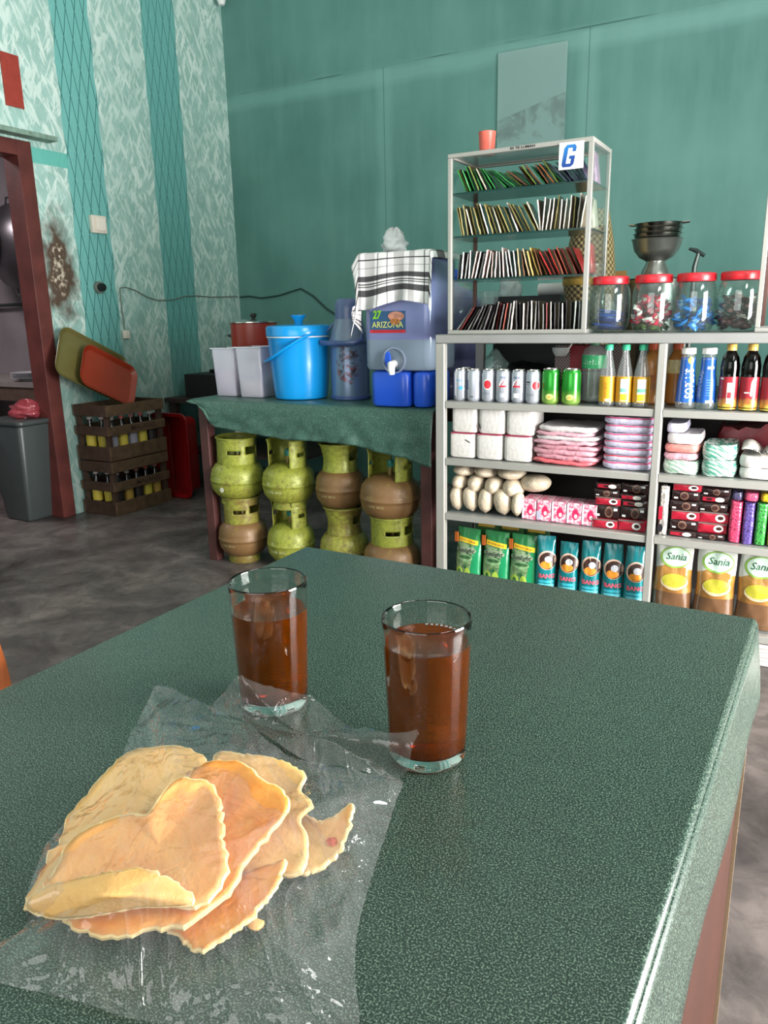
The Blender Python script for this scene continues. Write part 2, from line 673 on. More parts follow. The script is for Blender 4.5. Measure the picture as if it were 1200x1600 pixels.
# cable from the plug along the wall to the corner
CAB = flat('grey_cable', (120, 128, 116), 0.6)
pts = [(3.634, 1.09), (3.628, 1.18), (3.624, 1.28), (3.628, 1.345), (3.67, 1.352), (3.75, 1.335), (3.86, 1.29), (3.95, 1.272), (4.08, 1.276), (4.21, 1.302), (4.33, 1.305), (4.48, 1.298), (4.60, 1.30), (4.78, 1.305)]
t = thing('electric_cable', 'thin grey cable running along the left wall into the corner', 'cable')
MB().tube([(-3.872, a, b) for a, b in pts], 0.0035, CAB, 6).obj('wire', t)
MB().rbox(-3.877, -3.85, 3.61, 3.655, 1.035, 1.085, 0.006, flat('ivory', (0, 0, 0))).obj('bulb_holder', t)
pts = [(-3.865, 1.30), (-3.78, 1.305), (-3.66, 1.288), (-3.50, 1.302), (-3.305, 1.345), (-3.2, 1.29), (-3.09, 1.20), (-3.0, 1.15)]
tag(MB().tube([(a, 4.80, b) for a, b in pts], 0.006, flat('dark_cable', (40, 66, 60), 0.6), 6).obj('black_cable'),
    'dark cable sagging along the teal back wall above the red pot', 'cable')
t = thing('light_bulb', 'small white bulb at the top of the corner between the two walls', 'light bulb', (-3.80, 4.72, 3.27))
MB().lathe([(0, -0.05), (0.02, -0.045), (0.03, -0.02), (0.028, 0.01), (0.014, 0.035), (0.014, 0.05), (0, 0.05)], WHITE, 16).obj('bulb', t)
MB().tube([(0, 0, 0.05), (0, 0.02, 0.09), (0, 0.085, 0.10)], 0.008, BLACK).obj('bracket', t)

# clear sheet leaning on the back wall
t = NT('dusty_clear_sheet')
c = t.coord()
x, y, z = t.xyz(c)
fig = t.math('MULTIPLY', t.map(t.noise(c, 7, 4, 0.6, 0.8), 0.42, 0.6), t.math('LESS_THAN', z, t.math('MULTIPLY_ADD', x, 0.25, 2.72)))
pc = t.mix(t.math('MULTIPLY', fig, 0.6), lin((158, 190, 186)), lin((108, 116, 114)))
t.base(pc, 0.15, 0, 0.6)
t.b.inputs['Alpha'].default_value = 0.5
tag(MB().box(-1.815, -1.400, 4.790, 4.797, 2.05, 2.63, t.m).obj('plastic_sheet'),
    'tall dusty translucent sheet fixed flat on the teal wall above the glass case', 'panel')

# ================================================================ dining table
t = thing('dining_table', 'green speckled table in the foreground with a brown board side', 'table', (-0.4, 0.55, 0))
mb = MB()
P = [(-0.766 + 0.4, 1.092 - 0.55), (-0.768 + 0.4, 0.06 - 0.55), (-0.064 + 0.4, 0.06 - 0.55), (-0.029 + 0.4, 1.071 - 0.55)]
mb.prism(P, 0.73, 0.75, LAMINATE)
mb.obj('tabletop', t, bevel=0.005)
mb = MB()
# hanging edge, flaring slightly outwards to the right
def drop(q0, q1, out, h, n=16):
    a, b = Vector(q0), Vector(q1)
    d = (b - a).normalized()
    nrm = Vector((-d.y, d.x))
    def fn(u, v):
        p = a.lerp(b, u) + nrm * (0.0012 + out * v + 0.002 * math.sin(u * 17 + v * 3) * v)
        return (p.x, p.y, 0.742 - h * v)
    mb.grid(fn, n, 6, OILCLOTH_E)
OILCLOTH_E = LAMINATE
drop(P[3], P[2], 0.012, 0.108)
drop(P[0], P[3], 0.006, 0.12)
drop(P[1], P[0], 0.006, 0.12)
drop(P[2], P[1], 0.006, 0.12)
# the drops face outwards; wind order handled by the renderer
mb.obj('edge_skirt', t, solid=0.003)
PLY = flat('brown_board', (58, 30, 20), 0.75, 0, 0.2, 0.12, 6, 0.05)
EDGE = flat('raw_ply_edge', (206, 180, 148), 0.7)
mb = MB()
mb.prism([(0.4 - 0.040, 1.05 - 0.55), (0.4 - 0.078, 0.25 - 0.55), (0.4 - 0.070, 0.25 - 0.55), (0.4 - 0.030, 1.05 - 0.55)], 0.03, 0.728, PLY)
mb.obj('side_panel', t)
MB().box(0.4 - 0.041, 0.4 - 0.025, 1.0505 - 0.55, 1.0545 - 0.55, 0.03, 0.66, EDGE).obj('panel_edge', t)
for (x, y) in ((-0.73, 1.04), (-0.73, 0.12), (-0.13, 0.12), (-0.11, 1.0)):
    MB().box(x + 0.4 - 0.02, x + 0.4 + 0.02, y - 0.55 - 0.02, y - 0.55 + 0.02, 0, 0.728, BROWN).obj('leg', t, bevel=0.002)

# ---------------------------------------------------------------- tea glasses
GL = glass('drinking_glass', (236, 240, 238), 1.5)
tt = NT('tea')
tt.base(lin((196, 92, 12)), 0.0)
tt.b.inputs['Transmission Weight'].default_value = 0.82
tt.b.inputs['IOR'].default_value = 1.33
TEA = tt.m


def tea_glass(loc, label, fill):
    t = thing('tea_glass', label, 'glass', loc)
    H = 0.138
    ro = lambda z: 0.0352 + (0.0405 - 0.0352) * min(1, z / H)
    outer = [(0, 0.001), (0.030, 0.0), (0.0338, 0.0015), (0.0352, 0.005)] + [(ro(z), z) for z in (0.012, 0.02, 0.03, 0.06, 0.1, 0.130, 0.1365)] + [(0.0402, 0.1384), (0.0396, 0.1390)]
    inner = [(0.0390, 0.1384), (0.0386, 0.1365), (0.0384, 0.130)] + [(ro(z) - 0.0022, z) for z in (0.1, 0.06, 0.03)] + [(0.0328, 0.017), (0.030, 0.0125), (0.02, 0.0112), (0, 0.011)]
    MB().lathe(outer + inner, GL, 56).obj('glass_wall', t, angle=60)
    rt = lambda z: ro(z) - 0.0020
    liq = [(0, 0.0108), (0.02, 0.0110), (0.030, 0.0123), (0.0331, 0.017)] + [(rt(z), z) for z in (0.03, 0.06, fill - 0.004, fill)] + [(rt(fill) - 0.003, fill - 0.0008), (0, fill - 0.001)]
    MB().lathe(liq, TEA, 56).obj('tea', t, angle=60)
    if fill > 0.11:
        mb = MB()
        for k in range(9):
            a = 0.9 + k * 0.14
            mb.lathe([(0, 0), (0.0016, 0.0004), (0.0012, 0.0014), (0, 0.0018)], GL, 10, T(0.034 * math.cos(a), 0.034 * math.sin(a), fill))
        mb.obj('bubbles', t)
    return t


tea_glass((-0.279, 0.579, 0.7502), 'right-hand clear glass of dark brown tea with bubbles, beside the bag tip', 0.116)
tea_glass((-0.468, 0.596, 0.7502), 'left-hand tall clear glass of brown tea, standing behind the plastic bag', 0.108)

# ---------------------------------------------------------------- crackers and bag (first point of each outline is its middle)
OUT_A = [(-0.429,0.361,0.018),(-0.466,0.31,0.005),(-0.47,0.312,0.01),(-0.468,0.322,0.01),(-0.485,0.347,0.015),(-0.488,0.368,0.02),(-0.494,0.396,0.025),(-0.493,0.415,0.03),(-0.479,0.427,0.033),(-0.459,0.441,0.033),(-0.435,0.441,0.032),(-0.41,0.43,0.03),(-0.374,0.397,0.022),(-0.35,0.36,0.012),(-0.366,0.322,0.008),(-0.391,0.297,0.005),(-0.418,0.283,0.005),(-0.437,0.273,0.005),(-0.447,0.279,0.005)]
OUT_C = [(-0.353,0.365,0.026),(-0.407,0.401,0.04),(-0.403,0.416,0.045),(-0.39,0.427,0.045),(-0.375,0.431,0.045),(-0.35,0.421,0.045),(-0.332,0.42,0.042),(-0.314,0.41,0.04),(-0.313,0.399,0.035),(-0.315,0.374,0.03),(-0.316,0.356,0.025),(-0.311,0.335,0.022),(-0.314,0.315,0.02),(-0.322,0.301,0.017),(-0.339,0.292,0.014),(-0.352,0.28,0.012),(-0.37,0.273,0.012),(-0.391,0.271,0.012),(-0.404,0.274,0.015),(-0.389,0.297,0.018),(-0.388,0.347,0.026)]
OUT_B = [(-0.374,0.334,0.034),(-0.395,0.346,0.045),(-0.4,0.369,0.05),(-0.399,0.384,0.052),(-0.389,0.388,0.05),(-0.381,0.395,0.048),(-0.366,0.388,0.046),(-0.351,0.375,0.044),(-0.332,0.354,0.041),(-0.317,0.339,0.034),(-0.313,0.323,0.028),(-0.322,0.308,0.025),(-0.358,0.3,0.025),(-0.395,0.288,0.025),(-0.422,0.275,0.024),(-0.426,0.288,0.03),(-0.434,0.31,0.035),(-0.426,0.327,0.04),(-0.412,0.341,0.043)]
OUT_D = [(-0.34,0.419,0.016),(-0.42,0.452,0.03),(-0.395,0.459,0.032),(-0.372,0.468,0.03),(-0.338,0.463,0.028),(-0.333,0.449,0.025),(-0.327,0.444,0.022),(-0.315,0.44,0.02),(-0.314,0.421,0.02),(-0.298,0.407,0.016),(-0.284,0.382,0.015),(-0.296,0.372,0.012),(-0.321,0.363,0.009),(-0.369,0.398,0.014),(-0.411,0.436,0.026)]
OUT_E = [(-0.313,0.335,0.007),(-0.296,0.377,0.02),(-0.293,0.369,0.018),(-0.29,0.352,0.015),(-0.291,0.333,0.012),(-0.295,0.313,0.01),(-0.304,0.298,0.008),(-0.316,0.299,0.006),(-0.332,0.303,0.005),(-0.343,0.304,0.005),(-0.327,0.333,0.006),(-0.32,0.362,0.01),(-0.303,0.375,0.016)]
OUT_F = [(-0.293,0.425,0.006),(-0.322,0.437,0.01),(-0.306,0.434,0.012),(-0.294,0.438,0.016),(-0.288,0.445,0.021),(-0.282,0.449,0.026),(-0.278,0.442,0.025),(-0.275,0.43,0.018),(-0.274,0.415,0.01),(-0.279,0.401,0.006),(-0.288,0.389,0.005),(-0.3,0.396,0.005),(-0.317,0.422,0.006)]
OUT_H = [(-0.363,0.277,0.042),(-0.429,0.266,0.014),(-0.428,0.27,0.02),(-0.414,0.275,0.03),(-0.388,0.284,0.039),(-0.371,0.293,0.044),(-0.36,0.301,0.044),(-0.348,0.305,0.042),(-0.337,0.309,0.037),(-0.32,0.31,0.029),(-0.332,0.3,0.029),(-0.348,0.291,0.029),(-0.365,0.282,0.026),(-0.391,0.269,0.02),(-0.411,0.266,0.016)]
OUT_G = [(-0.289,0.331,0.005),(-0.298,0.331,0.004),(-0.293,0.334,0.005),(-0.285,0.337,0.004),(-0.284,0.333,0.004),(-0.286,0.328,0.004)]
OUT_TOP = [(-0.323,0.319,0.052),(-0.548,0.511,0.04),(-0.523,0.518,0.032),(-0.472,0.512,0.03),(-0.424,0.496,0.032),(-0.389,0.486,0.032),(-0.366,0.486,0.024),(-0.341,0.497,0.015),(-0.309,0.509,0.011),(-0.276,0.521,0.008),(-0.268,0.492,0.003),(-0.258,0.461,0.003),(-0.248,0.427,0.002),(-0.239,0.395,0.002),(-0.224,0.356,0.002),(-0.208,0.327,0.002),(-0.191,0.298,0.002),(-0.226,0.275,0.002),(-0.264,0.259,0.002),(-0.317,0.243,0.002),(-0.366,0.233,0.002),(-0.415,0.222,0.002),(-0.43,0.238,0.003),(-0.422,0.259,0.008),(-0.421,0.259,0.026),(-0.451,0.299,0.028),(-0.466,0.333,0.03),(-0.475,0.388,0.04),(-0.53,0.468,0.03),(-0.537,0.49,0.04)]
OUT_FLAP = [(-0.367,0.51,0.032),(-0.483,0.514,0.026),(-0.473,0.526,0.042),(-0.455,0.522,0.06),(-0.437,0.525,0.06),(-0.41,0.534,0.056),(-0.393,0.549,0.046),(-0.37,0.551,0.036),(-0.337,0.541,0.032),(-0.298,0.53,0.042),(-0.265,0.53,0.052),(-0.265,0.521,0.04),(-0.276,0.521,0.009),(-0.309,0.51,0.012),(-0.347,0.495,0.018),(-0.367,0.488,0.026),(-0.396,0.491,0.031),(-0.435,0.504,0.03)]


def resample(pts, n):
    """smooth closed curve through pts, n samples by length"""
    m_ = len(pts)
    fine = []
    for i in range(m_):
        p0, p1, p2, p3 = (Vector(pts[(i + k - 1) % m_]) for k in range(4))
        for s in range(8):
            q = s / 8
            fine.append(0.5 * ((2 * p1) + (p2 - p0) * q + (2 * p0 - 5 * p1 + 4 * p2 - p3) * q * q + (3 * p1 - p0 - 3 * p2 + p3) * q ** 3))
    L = [0]
    for i in range(len(fine)):
        L.append(L[-1] + (fine[(i + 1) % len(fine)] - fine[i]).length)
    out, j = [], 0
    for k in range(n):
        d = L[-1] * k / n
        while L[j + 1] < d:
            j += 1
        q = (d - L[j]) / max(1e-9, L[j + 1] - L[j])
        out.append(fine[j].lerp(fine[(j + 1) % len(fine)], q))
    return out


def blob(data, nseg, nring, power=1.6, rough=0.0, crinkle=0.0, seed=0, freq=30):
    """sheet from a middle point and an outline (x, y, height)"""
    c = Vector(data[0])
    ring = resample(data[1:], nseg)
    vs, fs = [tuple(c)], []
    for j in range(1, nring + 1):
        s = j / nring
        for p in ring:
            q = c.lerp(p, s)
            q.z = c.z + (p.z - c.z) * s ** power
            if j == nring and rough:
                k = noise.noise(Vector((q.x * 260, q.y * 260, seed)))
                d = (p - c).normalized()
                q += Vector((d.x, d.y, 0)) * k * rough
            q.z += crinkle * noise.noise(Vector((q.x * freq, q.y * freq, seed + 3.1)))
            vs.append(tuple(q))
    for i in range(nseg):
        fs.append((0, 1 + i, 1 + (i + 1) % nseg))
    for j in range(nring - 1):
        for i in range(nseg):
            a, b = 1 + j * nseg, 1 + (j + 1) * nseg
            fs.append((a + i, b + i, b + (i + 1) % nseg, a + (i + 1) % nseg))
    return vs, fs


def cracker_mat(name, a, b):
    t = NT(name)
    c = t.coord()
    n = t.noise(c, 28, 4, 0.6)
    n2 = t.noise(c, 190, 3, 0.6)
    col = t.mix(t.map(n, 0.3, 0.7), lin(a), lin(b))
    col = t.mix(t.map(t.noise(c, 75, 2), 0.70, 0.78, 0, 0.6), col, lin((176, 92, 58)))
    t.base(col, 0.42, 0, 0.5)
    t.b.inputs['Subsurface Weight'].default_value = 0.35
    t.b.inputs['Subsurface Radius'].default_value = (0.008, 0.005, 0.002)
    t.b.inputs['Subsurface Scale'].default_value = 0.6
    t.bump(n2, 0.35, 0.0025)
    return t.m


CR = [cracker_mat('pale_cracker', (226, 172, 100), (236, 190, 124)),
      cracker_mat('golden_cracker', (236, 140, 54), (238, 166, 84)),
      cracker_mat('tan_cracker', (226, 154, 88), (234, 176, 108))]
RIM = cracker_mat('puffed_rim', (242, 200, 138), (246, 216, 164))
TZ = 0.751


def cracker(data, mat, label, name='rice_cracker', seed=0, n=96, rim=True):
    c = Vector(data[0])
    vs, fs = blob(data, n, 12, 1.5, 0.0035, 0.0016, seed)
    vs = [(x - c.x, y - c.y, z) for x, y, z in vs]
    t = thing(name, label, 'cracker', (c.x, c.y, TZ), 0, 'crackers in the clear bag')
    mb = MB().add(vs, fs, mat)
    o = mb.obj('sheet', t, solid=0.0016, angle=70)
    if rim:
        ring = vs[1 + 11 * n:]
        rad = [0.0018 + 0.0007 * noise.noise(Vector((p[0] * 300, p[1] * 300, seed))) for p in ring]
        MB().tube([(x, y, z - 0.0005) for x, y, z in ring] + [(ring[0][0], ring[0][1], ring[0][2] - 0.0005)], rad + rad[:1], RIM, 6).obj('puffed_edge', t)
    return t


cracker(OUT_A, CR[0], 'large pale yellow cracker at the bottom and back of the pile', seed=1)
cracker(OUT_E, CR[1], 'golden crescent cracker sticking out at the front right of the pile', seed=2)
cracker(OUT_D, CR[0], 'ragged light cracker at the back right of the pile', seed=3)
tf = cracker(OUT_F, CR[0], 'curled cracker fragment with a red fleck, rightmost in the bag', seed=4)
c = Vector(OUT_F[0])
MB().lathe([(0, 0), (0.005, 0.001), (0.0045, 0.003), (0, 0.004)], flat('chilli_fleck', (206, 92, 60), 0.5, vary=0.4, vscale=300), 9, T(0.010, -0.004, 0.0095) @ Matrix.Diagonal((1.2, 0.8, 0.8, 1))).obj('chilli_fleck', tf)
cracker(OUT_C, CR[1], 'large golden-orange cracker with a puffed pale rim, right of the top one', seed=5)
cracker(OUT_B, CR[2], 'tan cracker lying on top of the pile, its tip near the middle', seed=6)
cracker(OUT_H, CR[0], 'puffy pale curled cracker lying at the front left on top of the pile', seed=7)
vs, fs = blob(OUT_G, 20, 3, 1.2, 0.001, 0.0)
c = Vector(OUT_G[0])
o = MB().add([(x - c.x, y - c.y, z) for x, y, z in vs], fs, CR[0]).obj('cracker_crumb', loc=(c.x, c.y, TZ), solid=0.0025)
tag(o, 'small broken cracker crumb lying alone in the bag in front of the pile', 'crumb')

def bag_film():
    t = NT('clear_poly_bag')
    c = t.coord()
    x, y, z = t.xyz(c)
    n1 = t.noise(c, 13, 3, 0.5, 1.4)
    n2 = t.noise(t.comb(t.math('ADD', x, y), t.math('MULTIPLY', t.math('SUBTRACT', x, y), 0.3), 0.0), 22, 3, 0.5, 0.8)
    r1 = t.math('POWER', t.math('SUBTRACT', 1.0, t.math('MULTIPLY', t.math('ABSOLUTE', t.math('SUBTRACT', n1, 0.5)), 5.0), clamp=True), 2.0)
    r2 = t.math('POWER', t.math('SUBTRACT', 1.0, t.math('MULTIPLY', t.math('ABSOLUTE', t.math('SUBTRACT', n2, 0.5)), 6.0), clamp=True), 3.0)
    h = t.math('ADD', t.math('MULTIPLY', n1, 2.0), t.math('MULTIPLY', r2, 0.18))
    bn = t.n('ShaderNodeBump')
    bn.inputs['Strength'].default_value = 1.0
    bn.inputs['Distance'].default_value = 0.007
    t.link(h, bn.inputs['Height'])
    tr = t.n('ShaderNodeBsdfTransparent')
    df = t.n('ShaderNodeBsdfDiffuse')
    df.inputs[0].default_value = lin((226, 226, 228))
    t.link(bn.outputs[0], df.inputs['Normal'])
    gl = t.n('ShaderNodeBsdfGlossy')
    gl.inputs['Roughness'].default_value = 0.10
    t.link(bn.outputs[0], gl.inputs['Normal'])
    lw = t.n('ShaderNodeLayerWeight')
    t.link(bn.outputs[0], lw.inputs['Normal'])
    m1 = t.n('ShaderNodeMixShader')
    t.link(t.math('ADD', 0.055, t.math('MULTIPLY', r2, 0.03)), m1.inputs[0])
    t.link(tr.outputs[0], m1.inputs[1])
    t.link(df.outputs[0], m1.inputs[2])
    m2 = t.n('ShaderNodeMixShader')
    t.link(t.math('ADD', t.math('MULTIPLY', t.math('POWER', lw.outputs[1], 3.5), 0.5), 0.06, clamp=True), m2.inputs[0])
    t.link(m1.outputs[0], m2.inputs[1])
    t.link(gl.outputs[0], m2.inputs[2])
    t.link(m2.outputs[0], t.out.inputs[0])
    t.t.nodes.remove(t.b)
    return t.m


BAG = bag_film()


def crease(data, n, rings, amp, seed):
    vs, fs = blob(data, n, rings, 1.3, 0.0, 0.0, seed)
    out = []
    for i, (x, y, z) in enumerate(vs):
        a = noise.noise(Vector((x * 16 + y * 9, y * 22 - x * 8, seed)))
        b = 1 - abs(noise.noise(Vector((x * 34, y * 26 + x * 12, seed + 5)))) * 2
        lift = min(1, max(0, (z - 0.001) / 0.012))
        out.append((x, y, z + (amp * a + amp * 0.8 * max(0, b - 0.55)) * (0.35 + 0.65 * lift)))
    return out, fs


t = thing('plastic_bag', 'open clear plastic bag holding the crackers on the green table', 'bag', (-0.45, 0.42, TZ))
vs, fs = crease(OUT_TOP, 150, 46, 0.006, 2)
MB().add([(x + 0.45, y - 0.42, max(z, 0.0006)) for x, y, z in vs], fs, BAG).obj('upper_film', t, angle=180)
vs, fs = crease(OUT_FLAP, 110, 26, 0.007, 9)
MB().add([(x + 0.45, y - 0.42, max(z, 0.001)) for x, y, z in vs], fs, BAG).obj('mouth_flap', t, angle=180)

# orange plastic chair at the left end of the table
t = thing('plastic_chair', 'orange plastic chair at the left edge of the picture behind the table', 'chair', (-1.17, 0.44, 0), R(-90))
OR = flat('orange_plastic', (226, 120, 62), 0.4)
MB().rbox(-0.2, 0.2, -0.2, 0.2, 0.42, 0.45, 0.06, OR).obj('seat', t)
def bk(u, v):
    a = (u - 0.5) * 2
    return (a * (0.2 - 0.05 * v ** 3), 0.20 + 0.05 * v - 0.05 * a * a, 0.45 + 0.40 * v - 0.07 * a * a * v)
MB().grid(bk, 16, 10, OR).obj('backrest', t, solid=0.012)
for sx in (-1, 1):
    for sy in (-1, 1):
        MB().tube([(sx * 0.17, sy * 0.17, 0.43), (sx * 0.21, sy * 0.21, 0.0)], [0.022, 0.016], OR, 8).obj('leg', t)

# ================================================================ display counter
X0, X1, XM = -1.225, 1.05, -0.425
YF, YB = 2.63, 3.05
SH = [0.833, 0.617, 0.402, 0.105]
t = thing('display_counter', 'long grey metal-framed shop counter with open shelves of groceries', 'counter', (X0, YF, 0))
def cx(x): return x - X0
MB().box(0, cx(X1), 0, YB - YF, 1.043, 1.075, ALU_D).obj('counter_top', t, bevel=0.003)
for (a, b) in ((X0, -1.189), (-0.438, -0.413), (0.30, 0.325), (1.015, X1)):
    MB().box(cx(a), cx(b), 0, 0.03, 0.0, 1.043, ALU).obj('post', t, bevel=0.003)
    MB().box(cx(a), cx(b), YB - YF - 0.03, YB - YF, 0.0, 1.043, ALU).obj('rear_post', t, bevel=0.003)
for i, z in enumerate(SH):
    MB().box(0.037, cx(X1) - 0.036, 0.032, YB - YF - 0.032, z - 0.012, z, flat('shelf_board', (118, 122, 122), 0.35, 0.1)).obj('shelf', t)
    for a, b in ((-1.188, -0.439), (-0.412, 0.299), (0.326, 1.014)):
        MB().box(cx(a), cx(b), 0.004, 0.031, z - 0.026, z - 0.0005, ALU).obj('shelf_rail', t, bevel=0.002)
MB().box(0.037, cx(X1) - 0.036, YB - YF - 0.03, YB - YF - 0.024, 0.0, 0.82, flat('shade_dark_sheet', (44, 38, 36), 0.6)).obj('added_shade_panel', t)  # added sheet, dark in place of the shade behind the lower shelves
mb = MB()
RIB = flat('ribbed_plinth', (198, 190, 186), 0.5)
for k in range(5):
    mb.box(0.037, cx(X1) - 0.036, 0.006 + (k % 2) * 0.004, 0.02, 0.002 + k * 0.015, 0.0155 + k * 0.015, RIB)
mb.obj('ribbed_plinth', t)

YS = 2.652  # front line of the goods


def wrap(cxx, cyy, r, dz=0.0, off=0.0005, turn=0.0):
    """map flat (x,z) onto a cylinder facing the front"""
    def fn(x, z):
        a = -PI / 2 + x / r + turn
        return (cxx + (r + off) * math.cos(a), cyy + (r + off) * math.sin(a), z + dz)
    return fn


# ---- top shelf: cans
def can(name, label, x, r, h, body_m, deco, group, y=YS, rz=0.0):
    t = thing(name, label, 'can', (x, y + r, SH[0] + 0.0005), rz, group)
    MB().lathe([(0, 0.003), (r * 0.75, 0.003), (r * 0.8, 0), (r * 0.95, 0.006), (r, 0.012), (r, h - 0.016), (r * 0.86, h - 0.004)], body_m, 28).obj('body', t)
    mb = MB()
    mb.lathe([(r * 0.86, h - 0.004), (r * 0.87, h), (r * 0.82, h), (r * 0.78, h - 0.005), (0, h - 0.005)], STEEL, 28)
    mb.rbox(-0.006, 0.006, -0.012, 0.006, h - 0.0048, h - 0.0035, 0.003, STEEL)
    mb.obj('lid', t)
    if deco:
        deco(t, r, h)
    return t


SILV = flat('silver_can_paint', (176, 180, 190), 0.28, 0.45, 0.6, 0.04, 30)
INKB = flat('blue_ink', (44, 78, 132), 0.4)
INKR = flat('red_ink', (208, 40, 52), 0.4)
INKT = flat('teal_ink', (70, 150, 190), 0.4)
INKK = flat('black_ink', (28, 28, 34), 0.4)
INKW = flat('white_ink', (242, 242, 240), 0.35)


def plate(mb, fn, x0, x1, z0, z1, mat, n=8):
    mb.grid(lambda u, v: fn(x0 + (x1 - x0) * u, z0 + (z1 - z0) * v), n, 1, mat)


def disc(mb, fn, cx_, cz_, rx, rz, mat, n=22):
    vs, q = [fn(cx_, cz_)], 5
    for j in range(1, q + 1):
        vs += [fn(cx_ + rx * j / q * math.cos(2 * PI * k / n), cz_ + rz * j / q * math.sin(2 * PI * k / n)) for k in range(n)]
    fs = [(0, 1 + k, 1 + (k + 1) % n) for k in range(n)]
    for j in range(q - 1):
        a, b = 1 + j * n, 1 + (j + 1) * n
        fs += [(a + k, b + k, b + (k + 1) % n, a + (k + 1) % n) for k in range(n)]
    mb.add(vs, fs, mat)


def milk_deco(kind):
    def f(t, r, h):
        fn = wrap(0, 0, r)
        f2 = wrap(0, 0, r, 0, 0.0009)
        mb = MB()
        if kind == 0:
            plate(mb, fn, -0.004, 0.012, 0.03, 0.034, INKK, 4)
            add_text(mb, 'SUSU STERIL', INKB, 0.05, lambda x, z: wrap(0, 0, r)(z + 0.006, x + 0.055), height=0.006)
        if kind == 1:
            disc(mb, fn, 0.010, 0.048, 0.009, 0.007, INKT)
            plate(mb, fn, -0.018, -0.012, 0.012, 0.018, INKK, 3)
            add_text(mb, 'MILK', INKT, 0.024, lambda x, z: wrap(0, 0, r)(x + 0.004, z + 0.075))
        if kind == 2:
            plate(mb, fn, -0.028, -0.016, 0.042, 0.078, INKB, 4)
            plate(mb, fn, -0.028, -0.018, 0.012, 0.038, flat('grey_ink', (120, 126, 140), 0.4), 4)
            plate(mb, fn, -0.005, 0.006, 0.016, 0.019, INKK, 4)
        if kind in (3, 6):
            cx_ = 0.004 if kind == 3 else 0.018
            disc(mb, fn, cx_, 0.063, 0.017, 0.019, INKW)
            disc(mb, f2, cx_, 0.063, 0.0135, 0.0155, INKR)
            if kind == 6:
                plate(mb, fn, -0.022, -0.004, 0.066, 0.0675, INKK, 5)
                plate(mb, fn, -0.022, -0.004, 0.072, 0.077, INKK, 5)
            add_text(mb, 'STERIL', flat('grey_ink', (0, 0, 0)), 0.03, lambda x, z: fn(x - 0.002, z + 0.03))
        if kind in (4, 5):
            q = 0.008 if kind == 4 else 0.0
            # arched mark with a red bar
            mb.tube([fn(q - 0.014 + 0.0, 0.06), fn(q - 0.010, 0.074), fn(q, 0.081), fn(q + 0.010, 0.074), fn(q + 0.014, 0.06)], 0.0014, INKW, 5)
            mb.tube([fn(q - 0.008, 0.058), fn(q + 0.004, 0.082)], 0.0012, INKR, 5)
            plate(mb, f2, q - 0.014, q + 0.014, 0.055, 0.061, INKR, 5)
            plate(mb, fn, q - 0.012, q + 0.010, 0.018, 0.034, INKW if kind == 5 else flat('pale_grey_ink', (170, 174, 188), 0.4), 5)
            add_text(mb, 'MILK', INKB, 0.022, lambda x, z: fn(x + q, z + 0.089))
        mb.obj('print', t)
    return f


can_x = [(-1.152, 'turned so only fine blue print shows, first beside the left post'), (-1.143, 'with a small teal fleck, second from the left post'),
         (-1.088, 'with a dark blue patch, third from the left post'), (-1.032, 'with a round red badge, fourth from the left post'),
         (-0.975, 'with a white arch over a red bar, fifth from the left post'), (-0.918, 'with a narrow arch and white block, second left of the green cans'),
         (-0.863, 'with two black bars and a red badge, next to the green cans')]
for i, (x, d) in enumerate(can_x):
    can('milk_can', 'silver milk can ' + d, x, 0.0270, 0.116, SILV, milk_deco(i), 'silver milk cans on the top shelf', rz=0.0, y=YS + 0.062 if i == 0 else YS - 0.002 + 0.004 * (i % 2))

t_ = NT('green_can_paint')
x_, y_, z_ = t_.xyz(t_.coord())
f_ = t_.map(t_.math('ADD', z_, t_.math('MULTIPLY', t_.noise(t_.coord(), 30, 2), 0.02)), 0.02, 0.06)
t_.base(t_.mix(f_, lin((150, 190, 90)), lin((38, 140, 44))), 0.2, 0.5, 0.6)
GCAN = t_.m


def soda_deco(t, r, h):
    fn = wrap(0, 0, r)
    mb = MB()
    disc(mb, fn, 0.004, 0.026, 0.014, 0.010, flat('lime_ink', (196, 210, 120), 0.4))
    disc(mb, wrap(0, 0, r, 0, 0.001), 0.006, 0.024, 0.008, 0.006, flat('orange_ink', (224, 160, 80), 0.4))
    mb.obj('print', t)


can('soda_can', 'shiny green soda can next to the silver milk cans', -0.801, 0.033, 0.122, GCAN, soda_deco, 'green soda cans')
can('soda_can', 'shiny green soda can next to the large clear soda bottle', -0.729, 0.033, 0.122, GCAN, soda_deco, 'green soda cans')


